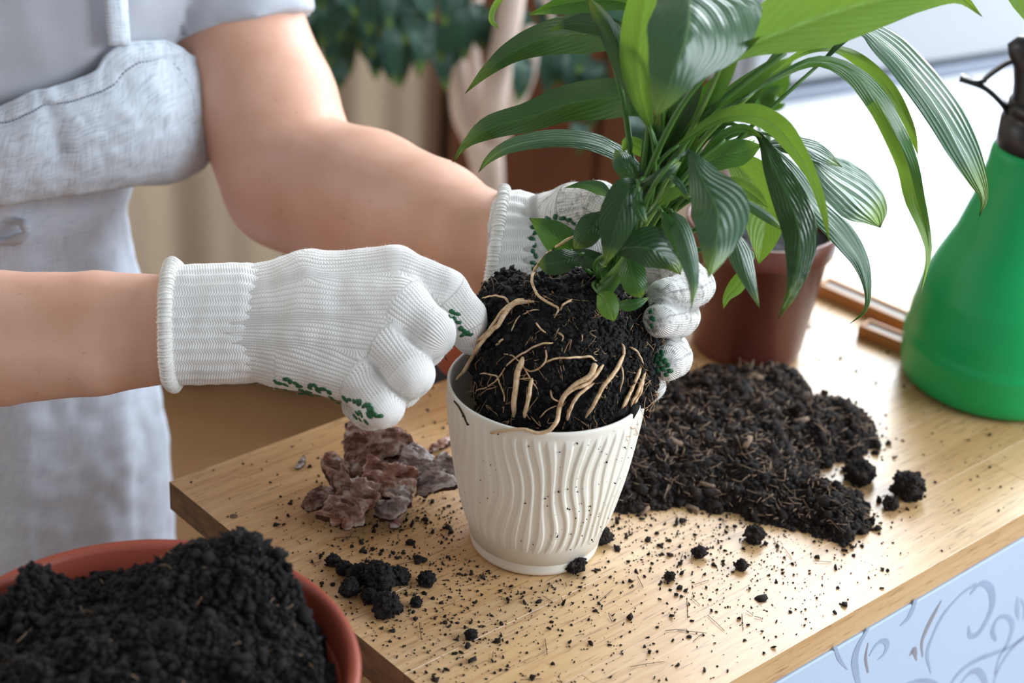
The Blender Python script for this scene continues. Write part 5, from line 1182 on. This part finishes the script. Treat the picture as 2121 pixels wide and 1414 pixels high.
# --- upright blades within the bunch
for b, h, c in [([(1340, 380, 1.09), (1375, 290, 1.075), (1412, 215, 1.06), (1438, 150, 1.05), (1452, 105, 1.045)], [8, 26, 32, 22, 0], 'dark'), ([(1365, 360, 1.085), (1420, 275, 1.07), (1462, 210, 1.06), (1500, 160, 1.05), (1530, 120, 1.045)], [7, 20, 24, 16, 0], 'mid'),
                ([(1390, 330, 1.095), (1455, 255, 1.08), (1520, 195, 1.07), (1580, 150, 1.065), (1626, 108, 1.06)], [6, 16, 20, 16, 0], 'mid'), ([(1330, 420, 1.085), (1345, 340, 1.075), (1352, 280, 1.065), (1362, 230, 1.06)], [8, 20, 20, 0], 'dark'),
                ([(1420, 330, 1.10), (1470, 270, 1.09), (1535, 225, 1.085), (1590, 170, 1.08)], [5, 14, 14, 0], 'dark'), ([(1400, 190, 1.06), (1450, 110, 1.05), (1490, 40, 1.04), (1505, -40, 1.03)], [6, 22, 28, 0], 'mid'),
                ([(1470, 120, 1.07), (1500, 60, 1.065), (1512, 10, 1.06), (1520, -50, 1.06)], [6, 16, 18, 0], 'silver'), ([(1345, 440, 1.10), (1385, 380, 1.09), (1420, 320, 1.08), (1450, 270, 1.075)], [8, 18, 18, 0], 'mid')]:
    leaf(c, b, h, h, .45, -.25, f=.5)
for pts, r in [([(1270, 580, 1.148), (1345, 430, 1.10), (1430, 270, 1.07), (1530, 180, 1.055), (1626, 108, 1.05)], .0030), ([(1262, 580, 1.15), (1320, 420, 1.10), (1335, 330, 1.075), (1345, 250, 1.06)], .0026), ([(1280, 575, 1.15), (1370, 420, 1.10), (1455, 290, 1.08), (1560, 190, 1.07)], .0022),
               ([(1275, 570, 1.14), (1380, 370, 1.085), (1470, 190, 1.055), (1515, 80, 1.045), (1548, -40, 1.04)], .0020), ([(1282, 570, 1.14), (1400, 350, 1.085), (1500, 150, 1.06), (1552, 20, 1.05), (1570, -50, 1.05)], .0018), ([(1240, 600, 1.13), (1290, 545, 1.10), (1330, 470, 1.08), (1400, 370, 1.07)], .0030), ([(1250, 605, 1.12), (1275, 575, 1.11), (1300, 535, 1.10)], .0042), ([(1285, 590, 1.14), (1360, 450, 1.09), (1440, 340, 1.075), (1500, 290, 1.07)], .0020), ([(1230, 592, 1.14), (1262, 540, 1.13), (1300, 450, 1.10), (1345, 360, 1.08)], .0028), ([(1300, 585, 1.15), (1385, 450, 1.11), (1480, 345, 1.10), (1560, 290, 1.12)], .0022)]:
    P = spline(np.array([PP(*p) for p in pts]), 24); mk('stalk', *tube(P, np.linspace(r * 1.25, r * .65, 24), 10), M['stem' if rng.uniform() < .6 else 'stem_pale'], lily)
leaf('light', [(1980, -190, 1.08), (2060, -90, 1.09), (2095, -20, 1.09), (2118, 20, 1.09), (2150, 70, 1.09)], [4, 18, 20, 16, 0], [4, 16, 16, 12, 0], .3, -.2, f=.95)

# root ball and roots
V, F = sdf_mesh(ball, np.min([c - r for c, r in RBC], 0) - .012, np.max([c + r for c, r in RBC], 0) + .015, .0012)
rb = tag(mk('root_ball', V, F, M['soil'], lily), kind='stuff'); rb['label'] = 'black root ball of packed soil'
NV = vnormals(V, F); i = rng.integers(0, len(V), 15000); s_ = np.clip(np.exp(rng.normal(math.log(.00075), .5, len(i))), .0003, .0030)
ok = np.linalg.norm(V[i] - CRP, axis=1) > .0; tag(mk('soil_crumbs', *crumbs(V[i] + NV[i] * s_[:, None] * .3, s_, .45, .4), M['soil'], rb), kind='stuff')
c5 = lambda pts: [(950 + x / 2.571, 350 + y / 2.571) for x, y in pts]
def root(pts, r0, r1, mat='root', lift=1.0, dd=None, name='root'):
    q = np.array(c5(pts)); q = spline(q, max(14, len(q) * 6)); D = cast(ball, q[:, 0], q[:, 1], .9, 1.3)
    for _ in range(3): D[1:-1] = np.minimum(D[1:-1], (D[:-2] + D[1:-1] * 2 + D[2:]) / 4 + .0004)
    r = np.linspace(r0, r1, len(q)) * (1 + .12 * noise(np.stack([np.arange(len(q)) * .45, np.full(len(q), r0 * 9e3), np.full(len(q), pts[0][0] * .1)], -1)))
    e_ = np.minimum(1, np.minimum(np.arange(len(q)) + 1, np.arange(len(q))[::-1] + 1) / (len(q) * .10 + 1)); r = r * (.35 + .65 * e_)
    P = pix(q[:, 0], q[:, 1], D - r * lift - .0013 * e_)
    if dd is not None: P = P - Fv * np.interp(np.linspace(0, 1, len(q)), np.linspace(0, 1, len(dd)), dd)[:, None]
    P = P + .0005 * np.stack([noise(P * 180 + k) for k in (1, 5, 9)], -1)
    return mk(name, *tube(P, r, 8), M[mat], lily)
root([(625, 360), (520, 420), (430, 500), (390, 580), (400, 640), (440, 690), (500, 725), (530, 745), (510, 790)], .0011, .0008, dd=[.03, .026, .020, .014, .010, .006, .003, .001, 0])
root([(400, 705), (300, 715), (260, 750), (210, 830), (150, 890), (90, 970), (40, 1060), (-10, 1120)], .0017, .0012, dd=[0, .003, .004, .004, .006, .008, .006, .002])
root([(360, 690), (290, 712), (230, 760), (160, 860), (90, 920), (0, 945), (-40, 930)], .0013, .0008, dd=[0, .002, .004, .006, .008, .008, .006])
root([(270, 715), (240, 682), (180, 675), (120, 690)], .0008, .0005, dd=[0, .003, .003, 0])
root([(520, 925), (430, 935), (360, 970), (270, 1030), (210, 1110), (150, 1160), (40, 1190)], .0007, .0004)
root([(340, 1005), (315, 1080), (300, 1180), (292, 1320)], .0020, .0016, dd=[0, .002, .003, .001])
root([(392, 1115), (378, 1180), (350, 1322)], .0013, .0012, dd=[.001, .003, .001]); root([(390, 1116), (345, 1114), (300, 1122)], .0005, .0004)
root([(460, 945), (466, 1000), (430, 1060), (380, 1075), (338, 1055)], .0006, .0005, 'hair_root', dd=[0, .004, .005, .004, 0])
root([(735, 1020), (700, 1000), (600, 1003), (500, 1010), (440, 1040)], .0008, .0005, dd=[0, .002, .003, .003, 0])
root([(770, 1045), (700, 1130), (600, 1180), (548, 1222)], .0013, .0009, dd=[0, .003, .004, .002]); root([(720, 1140), (640, 1200), (600, 1260), (578, 1342)], .0012, .0010, dd=[0, .004, .004, 0])
root([(880, 990), (830, 1080), (760, 1170), (720, 1250), (676, 1322)], .0015, .0011, dd=[0, .003, .004, .003, 0]); root([(865, 1050), (876, 1100), (860, 1185)], .0006, .0004, dd=[0, .003, 0])
root([(880, 990), (878, 950), (870, 930)], .0012, .0006); root([(910, 950), (950, 970), (985, 1040)], .0007, .0005, dd=[0, .003, 0])
for a_ in ([(970, 1060), (930, 1150), (885, 1260)], [(990, 1085), (955, 1180), (915, 1262)], [(940, 1130), (905, 1200), (870, 1275)], [(985, 1120), (965, 1190), (935, 1250)]): root(a_, .0013, .0009, dd=[0, .002, 0])
root([(200, 935), (240, 905), (270, 890)], .0009, .0005); root([(410, 820), (440, 850), (470, 875)], .0006, .0004); root([(600, 695), (560, 720), (540, 752)], .0008, .0005, dd=[.002, .003, 0])
root([(105, 1085), (200, 1100), (210, 1120), (240, 1200), (236, 1300)], .0006, .0005); root([(430, 1322), (470, 1285), (525, 1260)], .0005, .0004); root([(490, 1168), (500, 1222), (560, 1240)], .0006, .0005, 'hair_root', dd=[0, .004, 0])
root([(530, 870), (556, 890), (548, 920)], .0007, .0003, 'hair_root'); root([(660, 880), (662, 900), (655, 918)], .0005, .0003, 'hair_root'); root([(280, 865), (310, 800), (380, 755), (430, 750)], .0005, .0004); root([(240, 980), (300, 1000), (420, 1170)], .0005, .0004)
# the thick root that hangs over the rim and down the outside of the pot
q = c5([(727, 1040), (700, 1100), (620, 1150), (560, 1212), (536, 1275), (525, 1338)]); D = cast(ball, *np.array(q).T, .9, 1.3) - .0035
A_ = [PP(x, y, d) for (x, y), d in zip(q, D)]
def potd(x, y):      # depth of the pot's outer wall seen at a pixel
    f = lambda p: np.hypot(p[..., 0] - PC[0], p[..., 1] - PC[1]) - np.interp(p[..., 2] - PC[2], zz[1:], rrp[1:])
    return float(cast(f, np.array([float(x)]), np.array([float(y)]), .9, 1.3)[0])
q2 = c5([(508, 1364), (480, 1392), (420, 1405), (350, 1385), (260, 1390), (170, 1405)]); B_ = [PP(x, y, potd(x, y) - .0016) for x, y in q2]
A_[-1] = PP(*q[-1], potd(*q2[0]) - .0012)
P = spline(np.array(A_ + B_), 80); mk('root', *tube(P, np.linspace(.0020, .0008, 80) * (1 + .1 * noise(np.stack([np.arange(80) * .5, np.zeros(80), np.zeros(80)], -1))), 8), M['root'], lily)
q3 = c5([(-25, 1235), (0, 1265), (25, 1310), (50, 1362)]); mk('root', *tube(spline(np.array([PP(x, y, potd(x, y) - .0010) for x, y in q3]), 24), np.linspace(.0005, .0009, 24), 6), M['dark_root'], lily)
for a_ in ([(170, 575), (185, 610), (183, 655)], [(-50, 890), (-75, 930), (-78, 985), (-60, 1020)], [(-60, 905), (-40, 880), (20, 900)], [(60, 800), (90, 780), (110, 785)]): root(a_, .0006, .0003, 'dark_root', dd=[0, .003, 0])
# fine hairs all over the ball
mb = MB()
for k in range(460):
    a_ = V[rng.integers(0, len(V))]; n_ = -Fv
    j = rng.integers(0, len(V)); p0 = V[j]; n_ = NV[j]
    if n_ @ Fv > .2: continue
    t = np.cross(n_, rng.normal(size=3)); t = t / np.linalg.norm(t) * .6 + np.array([0, 0, -.45]); L = rng.uniform(.006, .022); b = rng.normal(size=3) * .0030
    P = np.array([p0 - n_ * .0005, p0 + t * L * .35 + n_ * .0022 + b, p0 + t * L * .7 + n_ * .0018 - b, p0 + t * L + n_ * .0003]); P = spline(P, 11); d = ball(P); P = P + n_ * np.clip(.0004 - d, 0, .006)[:, None]
    mb.tube(P, rng.uniform(.00010, .00024), 4)
tag(mb.build('root_hairs', M['hair_root'], lily), kind='stuff')

# plant in the brown pot: a few pale stems and leaves
tz = NC + np.array([0, 0, .10]); seed_ = tag(empty('background_pot_plant', tz), 'blurred young plant growing in the brown nursery pot', 'plant')
def bleaf(par, base, tip, w, bow, mat, up=.25, name='leaf'):
    base, tip = np.asarray(base, float), np.asarray(tip, float); ax = tip - base; L = np.linalg.norm(ax); mid = (base + tip) / 2 + np.asarray(bow)
    c = spline(np.array([base, mid, tip]), 14); T = np.gradient(c, axis=0); T /= np.linalg.norm(T, axis=1)[:, None]; s = np.cross(T, np.cross(np.array([.2, -.6, .77]), T)); s = np.cross(T, [.15, -.7, .7]); s /= np.linalg.norm(s, axis=1)[:, None] + 1e-9; n_ = np.cross(s, T)
    t = np.linspace(0, 1, 14); hw = w / 2 * np.sin(np.pi * np.clip(t, .02, 1) ** .8) ** .8; v = np.linspace(-1, 1, 5)
    V = c[:, None] + s[:, None] * (hw[:, None] * v[None])[..., None] + n_[:, None] * (np.abs(v)[None] * hw[:, None] * up)[..., None]
    uv = np.stack([np.broadcast_to(t[:, None], (14, 5)), np.broadcast_to((v[None] + 1) / 2, (14, 5))], -1).reshape(-1, 2)
    return mk(name, V.reshape(-1, 3), grid_faces(14, 5), mat, par, True, uv)
for bx, by, tx, ty, d, w in [(1580, 215, 1640, 120, 1.40, .026), (1570, 250, 1600, 120, 1.42, .022), (1590, 230, 1622, 190, 1.39, .020)]:
    b_, t_ = PP(bx, by, d), PP(tx, ty, d - .02); bleaf(seed_, b_, t_, w, [0, 0, .006], M['leaf_mid'])
    mk('stalk', *tube(spline(np.array([tz + [0, 0, .0], tz * .5 + b_ * .5 + [.005, 0, 0], b_]), 14), .0014, 7), M['stem'], seed_)

# ------------------------------------------------------------------ small tree against the back wall
TY = 2.02; tb = ony(1012, 470, TY); tree = tag(empty('indoor_tree', (tb[0], TY, 0)), 'indoor tree with a pale forked trunk and drooping blue green leaves', 'tree')
tw = lambda x, y, dy=0.0: ony(x, y, TY + dy)
b0 = np.array([tb[0], TY, .30])
def trunk(pts, r, parent=tree, name='trunk'): return mk(name, *tube(spline(np.array(pts), 28), np.interp(np.linspace(0, 1, 28), np.linspace(0, 1, len(r)), r), 14), M['trunk'], parent)
trunk([b0, tw(1014, 520), tw(1012, 430), tw(1008, 330), tw(1000, 280)], [.026, .024, .022, .020, .021])
trunk([tw(1004, 340), tw(985, 285), tw(960, 235), tw(950, 160), tw(935, 60), tw(920, -80)], [.018, .016, .013, .012, .010, .008], name='branch')
trunk([tw(1004, 320), tw(1000, 260), tw(985, 190, .02), tw(975, 110, .03), tw(990, -60, .04)], [.016, .014, .012, .010, .008], name='branch')
trunk([tw(1008, 320), tw(1035, 260), tw(1060, 200), tw(1082, 150), tw(1100, 60)], [.018, .017, .018, .016, .010], name='branch')
trunk([tw(1012, 300), tw(1022, 220, -.03), tw(1038, 120, -.03), tw(1058, 20, -.03), tw(1075, -90, -.03)], [.014, .016, .016, .015, .012], name='branch')
for k in range(7):
    x = 640 + k * 52; trunk([tw(990 if x > 800 else 940, -90, .03), tw((x + 960) / 2, -70 - 8 * k % 3, .02), tw(x, -30 + 12 * (k % 3), -.02)], [.006, .004, .0025], name='twig')
for k in range(3): trunk([tw(1075, -60), tw(1120 + 40 * k, -20), tw(1150 + 50 * k, 60)], [.006, .004, .0025], name='twig')
r_ = np.random.default_rng(21)
for k in range(95):
    if k < 64: x, y = r_.uniform(615, 965), r_.uniform(-110, 40)
    elif k < 80: x, y = r_.uniform(1080, 1300), r_.uniform(-90, 130)
    else: x, y = r_.uniform(560, 760), r_.uniform(-120, 20)
    dy = r_.uniform(-.12, .12); l = r_.uniform(85, 165); dx = r_.normal() * 26
    b_ = tw(x, y, dy); t_ = tw(x + dx, y + l, dy - r_.uniform(-.02, .04)); bleaf(tree, b_, t_, r_.uniform(.020, .032), [r_.normal() * .008, -.01, .012], M['leaf_back'], .3)
for x, y, l, w in [(690, 120, 70, .026), (800, 95, 75, .026), (790, 60, 90, .026), (1180, 100, 110, .034), (1150, 110, 70, .026), (1215, 120, 80, .026), (935, 30, 95, .026), (985, 5, 100, .030), (1010, 40, 90, .024), (1310, 230, 90, .028), (1190, 250, 70, .022)]:
    bleaf(tree, tw(x, y), tw(x + 8, y + l, -.02), w, [.004, -.012, .01], M['leaf_back'], .3)
pot2 = tag(empty('tree_planter', (tb[0], TY, 0)), 'round pale planter on the floor holding the indoor tree', 'planter')
mk('planter_shell', *lathe([(0, .012), (.105, .01), (.11, .014), (.135, .28), (.14, .285), (.14, .30), (.128, .30), (.124, .27), (0, .27)], 56, (tb[0], TY, -.01)), M['white_paint'], pot2)
q_ = np.linspace(0, 1, 8)[:, None]; th = np.linspace(0, 2 * np.pi, 40, endpoint=False); X, Y = q_ * .122 * np.cos(th), q_ * .122 * np.sin(th)
tag(mk('planter_soil', np.stack([tb[0] + X, TY + Y, .285 + .004 * noise(np.stack([X, Y, 0 * X], -1) * 40)], -1).reshape(-1, 3), grid_faces(8, 40, True), M['soil'], pot2), kind='stuff')
